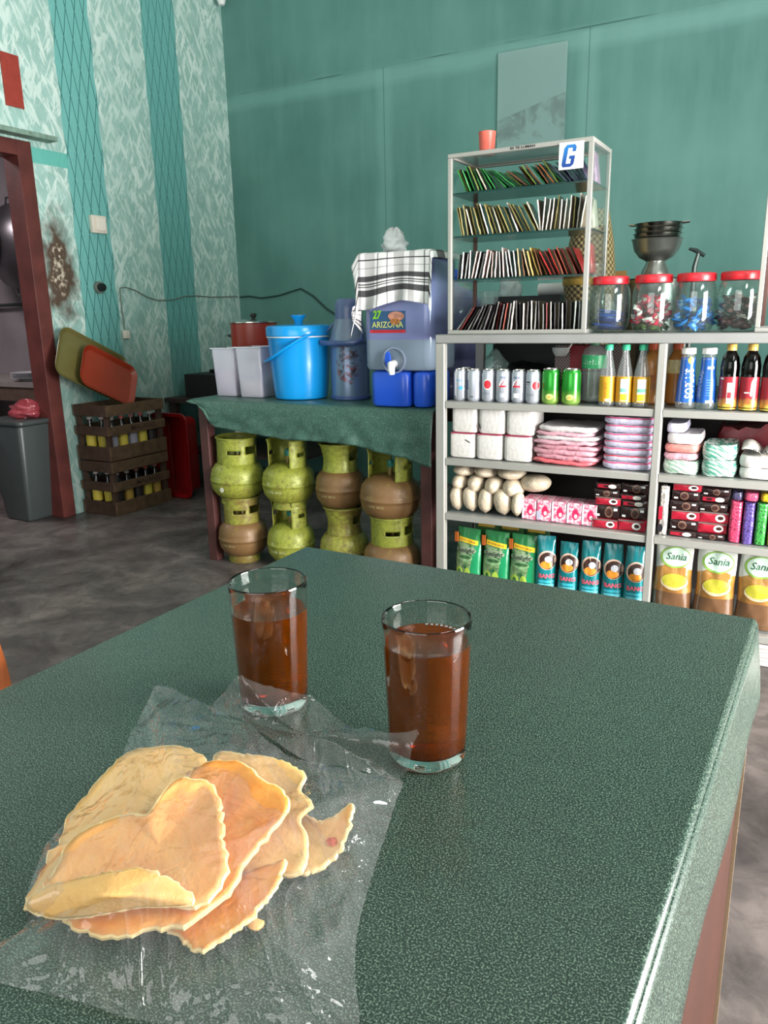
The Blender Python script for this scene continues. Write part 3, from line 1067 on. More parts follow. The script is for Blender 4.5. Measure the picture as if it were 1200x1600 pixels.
def bottle(name, label, cat, x, y, z, prof, mat, cap=None, capm=None, labels=(), liquid=None, group=None, seg=28, rz=0.0):
    """prof: (r, z) outer profile; cap: (r, z0, z1); labels: list of (z0, z1, material, deco)"""
    t = thing(name, label, cat, (x, y, z + 0.0005), rz, group)
    MB().lathe([(0, 0.002)] + prof, mat, seg).obj('bottle_body', t)
    if cap:
        r, a, b = cap
        mb = MB()
        mb.lathe([(0, a), (r, a), (r, b - 0.002), (r * 0.9, b), (0, b)], capm, 20)
        mb.obj('cap', t)
    def rad(zz):
        for (r1, z1), (r2, z2) in zip(prof, prof[1:]):
            if z1 <= zz <= z2 and z2 > z1:
                return r1 + (r2 - r1) * (zz - z1) / (z2 - z1)
        return prof[-1][0]
    if liquid:
        lm, lv = liquid
        pr = [(0, 0.004)] + [(max(0.001, r - 0.0012), zz + (0.002 if i == 0 else 0)) for i, (r, zz) in enumerate(prof) if zz < lv] + [(rad(lv) - 0.0012, lv), (0, lv)]
        MB().lathe(pr, lm, seg).obj('drink', t)
    for (a, b, m_, deco) in labels:
        n = 6
        lb = MB().lathe([(rad(a + (b - a) * k / n) + 0.0007, a + (b - a) * k / n) for k in range(n + 1)], m_, seg).obj('bottle_label', t)
        if deco:
            deco(lb, rad)
    return t


# large clear soda bottle with a green band
def spr(lb, rad):
    mb = MB()
    add_text(mb, 'Sprite', INKW, 0.062, lambda x, z: wrap(0, 0, rad(0.14))(x - 0.004, z + 0.142), italic=0.2, bold=0.02)
    mb.obj('lettering', lb)
WATER = film('clear_liquid', (226, 232, 230), haze=0.12, gloss=0.03, rough=0.05, tint=(232, 240, 238))
bottle('soda_bottle', 'large clear plastic soda bottle with a green band, right of the green cans', 'bottle', -0.672, 2.765, SH[0],
       [(0.025, 0), (0.040, 0.008), (0.0425, 0.03), (0.041, 0.10), (0.0425, 0.118), (0.0425, 0.166), (0.036, 0.185), (0.018, 0.197), (0.014, 0.203)], PET,
       (0.015, 0.200, 0.2085), flat('green_cap', (40, 150, 90), 0.4), [(0.12, 0.165, flat('green_band', (44, 158, 98), 0.35), spr)], (WATER, 0.11))

# yellow-labelled bottles with green caps
YEL = flat('yellow_label', (206, 152, 30), 0.4, vary=0.08)
GREEN_CAP = flat('mint_cap', (64, 190, 144), 0.4)
def yl(kind):
    def f(lb, rad):
        r = rad(0.05)
        mb = MB()
        if kind:
            fn = wrap(0, 0, r, 0, 0.0011, 0.25)
            plate(mb, fn, -0.014, 0.014, 0.020, 0.093, INKW, 6)
            f2 = wrap(0, 0, r, 0, 0.0015, 0.25)
            plate(mb, f2, -0.013, 0.013, 0.022, 0.044, flat('orange_yellow', (240, 190, 40), 0.4), 6)
            plate(mb, f2, -0.013, 0.013, 0.050, 0.062, flat('sea_green', (112, 186, 160), 0.4), 6)
            add_text(mb, 'SODA', INKT, 0.018, lambda x, z: f2(x, z + 0.078))
        else:
            fn = wrap(0, 0, r, 0, 0.0011)
            plate(mb, fn, 0.0, 0.014, 0.018, 0.026, INKW, 6)
            add_text(mb, 'RASA JERUK', flat('brown_ink', (150, 90, 20), 0.4), 0.05, lambda x, z: wrap(0, 0, r, 0, 0.0012)(z, x + 0.056), height=0.005)
        mb.obj('print', lb)
    return f
for i, (x, d) in enumerate(((-0.603, 'plain yellow label, left of three'), (-0.547, 'white-green label, middle of three'), (-0.492, 'white-green label, next to the post'))):
    bottle('drink_bottle', 'clear bottle with mint cap and ' + d, 'bottle', x, 2.675 + 0.0, SH[0],
           [(0.020, 0), (0.0255, 0.004), (0.0265, 0.012), (0.026, 0.10), (0.0245, 0.112), (0.011, 0.175), (0.0105, 0.186)], PET,
           (0.0135, 0.186, 0.205), GREEN_CAP, [(0.016, 0.10, YEL, yl(i))], group='bottles with mint-green caps') if x else None

AMB = flat('amber_drink', (172, 112, 52), 0.25, spec=0.6)
bottle('juice_bottle', 'amber juice bottle with orange cap right behind the middle post', 'bottle', -0.478, 2.78, SH[0],
       [(0.025, 0), (0.033, 0.006), (0.034, 0.05), (0.029, 0.085), (0.033, 0.12), (0.030, 0.15), (0.016, 0.178), (0.013, 0.183)], AMB,
       (0.017, 0.183, 0.204), flat('orange_cap', (208, 84, 36), 0.4), [(0.05, 0.10, flat('amber_label', (150, 92, 44), 0.4, vary=0.2, vscale=60), None)], group='amber juice bottles')
bottle('juice_bottle', 'amber juice bottle seen just to the right of the middle post', 'bottle', -0.402, 2.80, SH[0],
       [(0.025, 0), (0.033, 0.006), (0.034, 0.05), (0.029, 0.085), (0.033, 0.12), (0.030, 0.15), (0.016, 0.178), (0.013, 0.183)], AMB,
       (0.017, 0.183, 0.204), flat('orange_cap', (0, 0, 0)), [(0.105, 0.15, flat('cream_label', (206, 190, 140), 0.4, vary=0.2, vscale=60), None)], group='amber juice bottles')

# blue isotonic bottles
ISO = flat('blue_sleeve', (20, 84, 168), 0.3, spec=0.6, vary=0.08)
def iso(kind):
    def f(lb, rad):
        mb = MB()
        if kind == 0:
            fn = lambda x, z: wrap(0, 0, rad(max(0.03, min(0.14, 0.078 + x))), 0, 0.0012, 0.5)(-z, 0.078 + x)
            add_text(mb, 'ISOPLUS', INKW, 0.100, lambda x, z: fn(x, z), bold=0.02, height=0.026)
            disc(mb, lambda x, z: wrap(0, 0, rad(0.155), 0, 0.0012, 0.5)(x, z), 0.0, 0.155, 0.009, 0.011, flat('lime_spot', (214, 216, 70), 0.4))
        else:
            fn = lambda x, z: wrap(0, 0, rad(max(0.03, min(0.14, 0.078 + x))), 0, 0.0012, -0.75)(-z, 0.078 + x)
            add_text(mb, 'ISOPLUS', flat('grey_text', (150, 160, 176), 0.4), 0.085, lambda x, z: fn(x, z), height=0.016)
            f2 = lambda x, z: wrap(0, 0, rad(z), 0, 0.0012, 0.45)(x, z)
            for k in range(7):
                plate(mb, f2, -0.012, 0.010, 0.045 + k * 0.008, 0.047 + k * 0.008, flat('pale_blue_ink', (92, 140, 210), 0.4), 4)
            plate(mb, f2, -0.012, 0.012, 0.022, 0.030, INKW, 4)
            plate(mb, f2, -0.010, 0.010, 0.128, 0.136, INKW, 4)
        mb.obj('lettering', lb)
    return f
for i, (x, d) in enumerate(((-0.352, 'with large white upright lettering, left of the pair'), (-0.290, 'turned to its fine print, right of the pair'))):
    bottle('isotonic_bottle', 'blue sleeved sports drink bottle ' + d, 'bottle', x, 2.688, SH[0],
           [(0.024, 0), (0.029, 0.003), (0.032, 0.012), (0.031, 0.022), (0.030, 0.03), (0.0285, 0.08), (0.0255, 0.105), (0.0225, 0.118), (0.0225, 0.160), (0.020, 0.168), (0.018, 0.176)], PET,
           (0.0225, 0.175, 0.194), WHITE, [(0.022, 0.163, ISO, iso(i))], group='blue sports drink bottles')

# dark tea bottles
TB = glass('dark_tea_bottle', (40, 24, 20), 1.45, 0.05)
TB = flat('dark_tea_bottle', (22, 14, 14), 0.08, spec=0.7)
t_ = NT('red_tea_label')
x_, y_, z_ = t_.xyz(t_.coord())
nn = t_.noise(t_.coord(), 60, 3)
f_ = t_.map(t_.math('ADD', z_, t_.math('MULTIPLY', nn, 0.03)), 0.03, 0.055)
c_ = t_.mix(t_.map(nn, 0.4, 0.6), lin((196, 184, 84)), lin((220, 150, 60)))
t_.base(t_.mix(f_, c_, lin((150, 36, 48))), 0.3, 0, 0.5)
RTL = t_.m
def tea_deco(kind):
    def f(lb, rad):
        fn = wrap(0, 0, rad(0.05), 0, 0.0012)
        mb = MB()
        if kind == 0:
            plate(mb, fn, -0.002, 0.012, 0.022, 0.088, flat('pale_pink_panel', (232, 200, 200), 0.4), 5)
            plate(mb, fn, -0.026, -0.014, 0.098, 0.103, INKW, 4)
            plate(mb, wrap(0, 0, rad(0.05), 0, 0.0016), 0.0, 0.011, 0.040, 0.058, INKR, 5)
            add_text(mb, 'TEH', flat('olive_ink', (120, 130, 90), 0.4), 0.03, lambda x, z: fn(-0.024 - z, x + 0.06))
        if kind == 1:
            plate(mb, fn, -0.012, 0.002, 0.056, 0.060, INKW, 4)
            vs = [fn(0.004, 0.05), fn(0.010, 0.046), fn(0.014, 0.085), fn(0.022, 0.10), fn(0.012, 0.104), fn(0.006, 0.09)]
            mb.add(vs, [(0, 1, 2, 3, 4, 5)], flat('pale_pink_panel', (0, 0, 0)))
        if kind == 2:
            add_text(mb, 'R', flat('gold_ink', (230, 206, 140), 0.4), 0.012, lambda x, z: fn(x + 0.004, z + 0.092), bold=0.03)
            disc(mb, fn, 0.006, 0.075, 0.007, 0.006, INKW)
        mb.obj('print', lb)
    return f
for i, (x, d) in enumerate(((-0.2255, 'with a pale panel on its red label, beside the blue bottles'), (-0.1655, 'with a slanting white stroke on its red label, middle of the three'), (-0.105, 'with a gold letter on its red label, rightmost in view'))):
    bottle('tea_bottle', 'dark bottled tea ' + d, 'bottle', x, 2.683, SH[0],
           [(0.022, 0), (0.027, 0.003), (0.0285, 0.01), (0.0285, 0.108), (0.0275, 0.112), (0.0285, 0.118), (0.0285, 0.14), (0.024, 0.166), (0.013, 0.184), (0.0115, 0.188)], TB,
           (0.0145, 0.186, 0.206), flat('gold_cap', (216, 174, 92), 0.35, 0.3), [(0.004, 0.106, RTL, tea_deco(i))], group='dark tea bottles')

# ---- second shelf: tissue packs
TIS = flat('tissue_wrap', (206, 202, 198), 0.45, vary=0.05, vscale=60, bump=0.5, bscale=70)
PK = flat('pink_edge', (214, 70, 110), 0.4)
def tissue(x, z, label, bar=0):
    t = thing('tissue_pack', label, 'tissue pack', (x, YS + 0.005, z), 0, 'white tissue packs')
    MB().rbox(-0.0515, 0.0515, 0, 0.14, 0.0, 0.094, 0.018, TIS, k=5, xf=T(0, 0.0, 0)).obj('wrapper', t)
    mb = MB()
    mb.box(-0.046, 0.049, -0.0008, 0.10, 0.0942, 0.0952, PK)
    mb.obj('pink_seam', t)
    if bar:
        MB().box(-0.02, 0.0, -0.0014, 0.001, 0.068, 0.071, INKK, T(0, 0, 0) @ RY(0.5 if bar == 1 else 1.3)).obj('ink_mark', t)
nm = ['left', 'middle', 'right']
for k in range(3):
    for j in range(2):
        tissue(-1.129 + k * 0.108 + j * 0.008, SH[1] + 0.001 + j * 0.0965, 'white tissue pack with pink seam, %s column, %s of the two' % (nm[k], 'lower' if j == 0 else 'upper'), (j + 1) if k == 0 else 0)

# stacks of folded plastic bags
def bagpack(name, label, cat, x, w_, y, d_, z, h, mat, seed, group, amp=0.004, tilt=0.0, strip=None):
    def mk(v0):
        def fn(u, v):
            a = u * 2 * PI
            ca, sa = math.cos(a), math.sin(a)
            k = 1 / (abs(ca) ** 5 + abs(sa) ** 5) ** 0.2
            zz = v
            e = math.sin(PI * max(0.0, min(1.0, zz))) ** 0.35 if 0 < zz < 1 else 0.0
            px, py = w_ / 2 * ca * k, d_ / 2 * sa * k
            s_ = 0.93 + 0.07 * e
            nz = amp * noise.noise(Vector((px * 26 + seed * 3.7, py * 20, seed))) + 0.5 * amp * noise.noise(Vector((px * 80, seed * 2.0, zz * 3)))
            no = 0.5 * amp * noise.noise(Vector((px * 60 + 9, zz * 4, seed * 1.3)))
            return (px * s_ + no, py * s_ + no, h * zz + nz + tilt * px)
        return fn
    mb = MB().grid(mk(0), 40, 4, mat)
    fn = mk(0)
    top = [fn(i / 40, 1) for i in range(40)]
    bot = [fn(i / 40, 0) for i in range(40)]
    mb.add(top, [tuple(range(40))], mat)
    mb.add(bot, [tuple(range(40))[::-1]], mat)
    o = mb.obj(name, loc=(x, y, z), angle=60)
    tag(o, label, cat, group)
    if strip:
        sm, a, b = strip
        fn2 = lambda u, v: tuple(Vector(fn(0.5 + 0.5 * u, a + (b - a) * v)) * 1.004)
        MB().grid(fn2, 24, 1, sm).obj('coloured_strip', o)
    return o

PB = [flat('pink_bag_film', (206, 156, 168), 0.18, spec=0.8, vary=0.12, vscale=60, bump=0.7, bscale=70), flat('white_bag_film', (206, 200, 200), 0.2, spec=0.8, vary=0.08, vscale=50, bump=0.6, bscale=60),
      flat('rose_bag_film', (198, 140, 152), 0.18, spec=0.8, vary=0.22, vscale=50, bump=0.8, bscale=70), flat('red_bag_film', (208, 96, 104), 0.2, spec=0.8, vary=0.2, vscale=40, bump=0.8, bscale=60)]
zs, hs = SH[1] + 0.003, [0.017, 0.018, 0.019, 0.017, 0.016, 0.015, 0.015, 0.02]
mats = [3, 2, 2, 2, 0, 1, 0, 1]
desc = ['lowest, with a red fold', 'second from the bottom', 'third from the bottom', 'fourth from the bottom', 'fourth from the top', 'third from the top', 'second from the top', 'topmost, whitest']
for k in range(8):
    bagpack('bag_bundle', 'pink carrier bag bundle, %s in the crumpled stack' % desc[k], 'bag bundle', -0.7415 + (0.006 if k % 2 else -0.004), 0.236 if k < 6 else 0.216, 2.755, 0.20, zs, hs[k] - 0.001, PB[mats[k]], k + 1, 'pink bag bundles', 0.0065 if k < 7 else 0.003, (-0.03 if k < 3 else 0.0))
    zs += hs[k]
LV = flat('lavender_bag_film', (194, 190, 212), 0.2, spec=0.8, vary=0.07, vscale=60, bump=0.6, bscale=60)
zs = SH[1] + 0.003
hs = [0.028, 0.022, 0.026, 0.024, 0.026, 0.028, 0.026]
desc = ['lowest', 'with a red band, second from the bottom', 'third from the bottom', 'in the middle', 'third from the top', 'second from the top', 'topmost']
for k in range(7):
    bagpack('bag_bundle', 'pale lavender bag bundle, %s in the neat stack' % desc[k], 'bag bundle', -0.526, 0.170 - 0.005 * (k % 2), 2.745, 0.18, zs, hs[k] - 0.002, LV, k + 21, 'lavender bag bundles', 0.003, 0,
            (flat('pink_strip', (212, 76, 118), 0.4) if k != 1 else flat('red_strip', (210, 40, 60), 0.4), 0.80, 0.96))
    zs += hs[k]

# right bay, second shelf
def striped(name, a, b, sc=60):
    t = NT(name)
    c = t.coord()
    x, y, z = t.xyz(c)
    q = t.noise(t.comb(t.math('MULTIPLY', x, 18), t.math('MULTIPLY', y, 18), t.math('MULTIPLY', t.math('ADD', z, t.math('MULTIPLY', x, 0.5)), 160)), 1.0, 3, 0.6, 0.6)
    t.base(t.mix(t.map(q, 0.46, 0.54), lin(a), lin(b)), 0.22, 0, 0.7)
    t.bump(q, 0.6, 0.004)
    return t.m
GS = striped('green_striped_bags', (72, 146, 124), (206, 216, 210))
GS2 = striped('pale_green_striped_bags', (128, 160, 140), (206, 212, 204))
items = [('bag_bundle', 'green and white striped bag bundle at the bottom left of the right bay', -0.350, 0.115, 0.044, GS2, SH[1] + 0.003, 40),
         ('bag_bundle', 'light pink bag bundle above the striped one, beside the post', -0.352, 0.110, 0.022, PB[0], SH[1] + 0.049, 41),
         ('bag_bundle', 'salmon pink bag bundle in the middle of the stack beside the post', -0.350, 0.112, 0.026, flat('salmon_film', (216, 130, 122), 0.25, spec=0.7, vary=0.08, bump=0.4), SH[1] + 0.073, 42),
         ('bag_bundle', 'clear white bag bundle on top of the salmon one', -0.346, 0.108, 0.034, PB[1], SH[1] + 0.101, 43),
         ('bag_bundle', 'folded white bag with red tip at the very top beside the post', -0.372, 0.06, 0.03, LV, SH[1] + 0.138, 44),
         ('bag_bundle', 'bright green striped bag bundle, lower of the two tall ones', -0.233, 0.108, 0.052, GS, SH[1] + 0.003, 45),
         ('bag_bundle', 'bright green striped bag bundle, upper of the two tall ones', -0.235, 0.106, 0.048, GS, SH[1] + 0.057, 46),
         ('napkin_pack', 'smooth white pack, lower one under the green-printed bag', -0.108, 0.130, 0.034, TIS, SH[1] + 0.003, 47),
         ('napkin_pack', 'smooth white pack, upper one under the green-printed bag', -0.110, 0.130, 0.036, TIS, SH[1] + 0.039, 48),
         ('bag_bundle', 'green striped bag bundle at the right edge of the picture', 0.035, 0.12, 0.085, GS, SH[1] + 0.003, 49)]
for (nm_, lab, x, w_, h, mt, z, sd) in items:
    bagpack(nm_, lab, nm_.replace('_', ' '), x, w_, 2.735, 0.16, z, h, mt, sd, None, 0.0035)
t = thing('printed_bag', 'folded white bag with black lettering and green leaf print on the white packs', 'bag', (-0.105, 2.665, SH[1] + 0.079))
def fb(u, v):
    a = u * 0.13 - 0.065
    return (a, v * 0.14, 0.003 + 0.036 * math.sin(PI * min(1, (1 - abs(u - 0.45) * 1.6))) ** 0.8 * math.sin(PI * (0.06 + 0.88 * v)) ** 0.5 + 0.003 * noise.noise(Vector((a * 60, v * 9, 1))) if 0 < 1 - abs(u - 0.45) * 1.6 else 0.003)
tw = NT('leaf_printed_bag')
c = tw.coord()
x, y, z = tw.xyz(c)
lf = tw.math('MULTIPLY', tw.map(tw.noise(tw.comb(tw.math('MULTIPLY', x, 90), tw.math('MULTIPLY', y, 20), z), 1, 2), 0.4, 0.55), tw.math('GREATER_THAN', x, 0.018))
tw.base(tw.mix(lf, lin((208, 202, 192)), lin((60, 120, 52))), 0.25, 0, 0.6)
MB().grid(fb, 20, 14, tw.m).obj('film', t, solid=0.001)
mb = MB()
add_text(mb, "TOSUKA'", INKK, 0.07, lambda x, z: (x - 0.022, -0.002, 0.012 + z), bold=0.02)
mb.obj('lettering', t)
# dark red bag behind
o = bagpack('red_bag', 'dark red plastic bag lying at the back of the right bay', 'bag', -0.13, 0.28, 2.92, 0.16, SH[1] + 0.002, 0.14, flat('dark_red_film', (104, 22, 30), 0.35, vary=0.3, vscale=10, bump=0.4, bscale=20), 60, None, 0.03)

# ---- third shelf: sugar bags
def sugar_mat():
    t = NT('sugar_in_clear_bag')
    c = t.coord()
    n = t.noise(c, 30, 4, 0.6)
    t.base(t.mix(t.map(n, 0.3, 0.7), lin((176, 160, 138)), lin((204, 190, 168))), 0.22, 0, 0.6)
    t.bump(t.noise(c, 45, 3, 0.6, 1.5), 0.6, 0.006)
    return t.m
SUG = sugar_mat()
def sugar(label, x, y, z, rx, rz_, ry, tilt=0.0, tip=True, rot=0.0, seed=0):
    def fn(u, v):
        a = u * 2 * PI
        ph = (v - 0.5) * PI
        c_ = math.cos(ph)
        e = max(0.0, c_) ** 0.75
        q = 1 + 0.07 * noise.noise(Vector((math.cos(a) * 1.5, math.sin(a) * 1.5, v * 4 + seed)))
        zz = math.sin(ph)
        if tip and v < 0.25:
            e0 = math.cos(-0.25 * PI) ** 0.75
            e = e0 * (v / 0.25) ** 0.8
            zz = -1.12 + (1.12 + math.sin(-0.25 * PI)) * (v / 0.25)
        return (rx * math.cos(a) * e * q, ry * math.sin(a) * e * q, rz_ * zz)
    m_ = MB().grid(fn, 24, 16, SUG)
    o = m_.obj('sugar_bag', loc=(x, y, z), angle=180)
    o.rotation_euler = (rot, tilt, 0)
    return tag(o, label, 'sugar bag', 'small bags of sugar')
rows = ['first from the left post', 'second from the left post', 'third from the left post', 'fourth from the left post', 'fifth from the left post']
for k, (x, tl, w_, hh) in enumerate([(-1.158, -0.10, 0.027, 0.045), (-1.102, -0.18, 0.030, 0.047), (-1.040, 0.04, 0.030, 0.046), (-0.972, -0.16, 0.036, 0.048), (-0.912, 0.06, 0.024, 0.045)]):
    sugar('upright slim bag of sugar in the bottom row, ' + rows[k], x, 2.685, SH[2] + 0.004 + hh * 1.1, w_, hh, 0.032, tl, seed=k)
for k, (x, w_, hh) in enumerate([(-1.155, 0.030, 0.032), (-1.088, 0.033, 0.036), (-1.015, 0.036, 0.035), (-0.940, 0.040, 0.036)]):
    sugar('rounded bag of sugar end-on in the middle row, ' + rows[k], x, 2.715, SH[2] + 0.112 - 0.002 * k, w_, hh, 0.055, 0.1 * k, False, seed=10 + k)
for k, (x, w_, hh) in enumerate([(-1.142, 0.046, 0.022), (-1.055, 0.046, 0.022), (-0.955, 0.052, 0.022)]):
    sugar('flat bag of sugar in the top row, ' + rows[k], x, 2.735, SH[2] + 0.159, w_, hh, 0.07, 0.10, False, seed=20 + k)
sugar('plump bag of sugar lying alone on the pink boxes', -0.862, 2.73, SH[2] + 0.128, 0.058, 0.032, 0.05, -0.05, False, seed=30)

# pink boxes
t_ = NT('pink_floral_carton')
c = t_.coord()
x, y, z = t_.xyz(c)
n1 = t_.noise(c, 70, 2, 0.5, 1.0)
pk = t_.mix(t_.map(n1, 0.42, 0.58), lin((222, 196, 204)), lin((206, 92, 124)))
el = t_.ell(x, z, 0.004, 0.036, 0.012, 0.02)
pk = t_.mix(el, pk, lin((206, 40, 90)))
el2 = t_.ell(x, z, 0.006, 0.03, 0.006, 0.008)
pk = t_.mix(el2, pk, lin((246, 220, 224)))
t_.base(pk, 0.35)
PKB = t_.m
for k, x in enumerate((-0.862, -0.806, -0.750, -0.694, -0.6395)):
    t = thing('soap_carton', 'small pink floral carton, %s in the row of five' % ['leftmost', 'second', 'middle', 'fourth', 'rightmost, beside the coffee packs'][k], 'carton', (x - 0.003, 2.672, SH[2] + 0.0008), 0, 'pink floral cartons')
    MB().box(-0.0265, 0.0265, 0, 0.09, 0, 0.078, PKB).obj('box', t, bevel=0.002)
    MB().box(-0.026 if k != 1 else -0.0262, -0.019 if k != 1 else -0.0105, -0.0009, 0.0005, 0.004, 0.036 if k == 1 else 0.074, flat('grey_panel', (180, 176, 196), 0.4) if k == 1 else flat('pale_pink_side', (240, 200, 214), 0.4)).obj('side_print', t)

# coffee packs: dark and red sachet boxes with a cup
def coffee(label, x, w_, y, z, h, kind, group, rz=0.0, seed=0):
    t = thing('coffee_pack', label, 'coffee pack', (x, y, z), rz, group)
    K = flat('dark_coffee_wrap', (38, 20, 20), 0.22, spec=0.7, vary=0.3, vscale=40, bump=0.4, bscale=60)
    RW = flat('red_coffee_wrap', (178, 28, 52), 0.25, spec=0.7, vary=0.15, vscale=50, bump=0.3, bscale=60)
    GR = flat('grey_seal', (130, 122, 116), 0.3, 0.3)
    body = {0: K, 1: RW, 2: K}[kind]
    def side(u, v):
        a = (u - 0.5) * w_
        bulge = 0.006 * math.sin(PI * u) ** 0.5 * math.sin(PI * min(1, max(0, v))) ** 0.5
        return (a, -bulge + 0.0015 * noise.noise(Vector((a * 60, v * 3, seed))), h * v)
    mb = MB().grid(side, 14, 8, body)
    mb.box(-w_ / 2, w_ / 2, 0.0, 0.11, 0.0, h, body)
    mb.obj('wrap', t)
    def fn(x_, z_):
        u, v = x_ / w_ + 0.5, z_ / h
        p = side(min(1, max(0, u)), min(1, max(0, v)))
        return (x_, p[1] - 0.0012, z_)
    f2 = lambda x_, z_: (fn(x_, z_)[0], fn(x_, z_)[1] - 0.0008, z_)
    mb = MB()
    if kind == 1:
        disc(mb, fn, w_ * 0.22, h * 0.48, w_ * 0.17, h * 0.34, INKW)
        disc(mb, f2, w_ * 0.24, h * 0.52, w_ * 0.10, h * 0.17, flat('coffee_brown', (56, 28, 20), 0.3))
        mb.obj('cup_print', t)
        MB().box(-w_ / 2, w_ / 2, -0.006, 0.0, h * 0.88, h * 0.99, GR).obj('seal', t)
    elif kind == 0:
        disc(mb, fn, -w_ * 0.05 + seed % 3 * 0.006, h * 0.5, min(w_ * 0.16, h * 0.45), h * 0.42, flat('bronze_badge', (132, 100, 86), 0.3, 0.3, vary=0.4, vscale=120))
        disc(mb, f2, -w_ * 0.05 + seed % 3 * 0.006, h * 0.5, min(w_ * 0.11, h * 0.3), h * 0.27, flat('dark_badge', (64, 38, 34), 0.3, vary=0.4, vscale=150))
        plate(mb, fn, w_ * 0.28, w_ * 0.42, h * 0.62, h * 0.80, INKW, 3)
        plate(mb, fn, -w_ * 0.42, -w_ * 0.28, h * 0.15, h * 0.33, INKW, 3)
        mb.obj('badge_print', t)
    else:
        plate(mb, fn, -w_ * 0.42, w_ * 0.05, h * 0.2, h * 0.75, RW, 5)
        disc(mb, f2, w_ * 0.18, h * 0.48, w_ * 0.16, h * 0.34, flat('cup_white', (220, 214, 208), 0.3))
        mb.obj('cup_print', t)
    return t

def cstack(x, w_, seq, place, grp, z0=SH[2] + 0.001, y=2.668):
    z = z0
    n = len(seq)
    for i, (kind, h) in enumerate(seq):
        pos = 'bottom' if i == 0 else ('top' if i == n - 1 else '%s from the bottom' % ['', 'second', 'third', 'fourth', 'fifth', 'sixth'][i])
        kd = {0: 'black coffee pack with bronze badge', 1: 'red coffee pack', 2: 'black and red coffee pack'}[kind]
        coffee('%s, %s %s' % (kd, pos, place), x + 0.003 * ((i * 7) % 3 - 1), w_, y + 0.004 * ((i * 5) % 3), z, h - 0.001, kind, grp, 0, i + int(abs(x) * 100))
        z += h
G1 = 'coffee packs on the third shelf'
cstack(-0.582, 0.086, [(1, 0.034), (0, 0.050), (1, 0.030), (0, 0.026), (2, 0.024)], "in the left bay's left stack", G1)
cstack(-0.493, 0.086, [(1, 0.040), (0, 0.046), (2, 0.024), (2, 0.022), (0, 0.036)], 'left of the middle post', G1)
cstack(-0.325, 0.088, [(2, 0.022), (0, 0.036), (1, 0.034), (0, 0.032), (0, 0.034), (1, 0.026)], 'beside the foil pack', G1)
cstack(-0.236, 0.088, [(0, 0.022), (1, 0.036), (1, 0.038), (0, 0.030), (2, 0.024), (0, 0.026)], 'beside the straws', G1)
t = thing('foil_pack', 'upright crinkled silver and red foil pack just right of the middle post', 'pack', (-0.392, 2.67, SH[2] + 0.001))
FOIL = flat('crinkled_foil', (210, 204, 200), 0.25, 0.7, vary=0.2, vscale=30, bump=1.0, bscale=60)
def ff(u, v):
    return ((u - 0.5) * 0.030, -0.01 * math.sin(PI * u) + 0.006 * noise.noise(Vector((u * 3, v * 9, 4))), 0.17 * v)
MB().grid(ff, 8, 24, FOIL).obj('foil', t, solid=0.012)
mb = MB()
mb.grid(lambda u, v: (-0.014 + 0.012 * u, -0.012, 0.055 + 0.045 * v), 3, 3, flat('red_coffee_wrap', (0, 0, 0)))
disc(mb, lambda x, z: (x, -0.0125, z), -0.006, 0.025, 0.009, 0.014, INKK)
mb.obj('print', t)

# drinking straws packs
def straws(col):
    t = NT('straw_pack_%d_%d' % (col[0], col[1]))
    c = t.coord()
    v = t.n('ShaderNodeTexVoronoi')
    t.link(c, v.inputs['Vector'])
    v.inputs['Scale'].default_value = 130
    f = t.map(v.outputs['Distance'], 0.16, 0.34)
    t.base(t.mix(f, lin(tuple(x * 0.35 for x in col)), lin(col)), 0.2, 0, 0.7)
    t.bump(v.outputs['Distance'], 0.5, 0.003)
    return t.m
for k, (x, w_, cl, nm_) in enumerate([(-0.168, 0.040, (196, 62, 96), 'pink'), (-0.129, 0.037, (92, 74, 142), 'purple'), (-0.092, 0.037, (58, 144, 66), 'green'), (-0.053, 0.039, (190, 172, 52), 'yellow'), (-0.012, 0.038, (60, 90, 170), 'blue')]):
    bagpack('straw_pack', nm_ + ' pack of drinking straws seen end-on, in the coloured row', 'straw pack', x, w_, 2.725, 0.14, SH[2] + 0.004, 0.135, straws(cl), 70 + k, 'packs of coloured straws', 0.003)
for k, (x, w_, cl, nm_) in enumerate([(-0.170, 0.034, (70, 66, 96), 'dark blue'), (-0.128, 0.044, (206, 84, 118), 'rose'), (-0.084, 0.036, (206, 176, 40), 'mustard'), (-0.044, 0.036, (46, 110, 60), 'dark green')]):
    bagpack('straw_pack', nm_ + ' pack of straws lying on top of the coloured row', 'straw pack', x, w_, 2.735, 0.14, SH[2] + 0.144, 0.026, straws(cl), 80 + k, 'packs of coloured straws', 0.003)


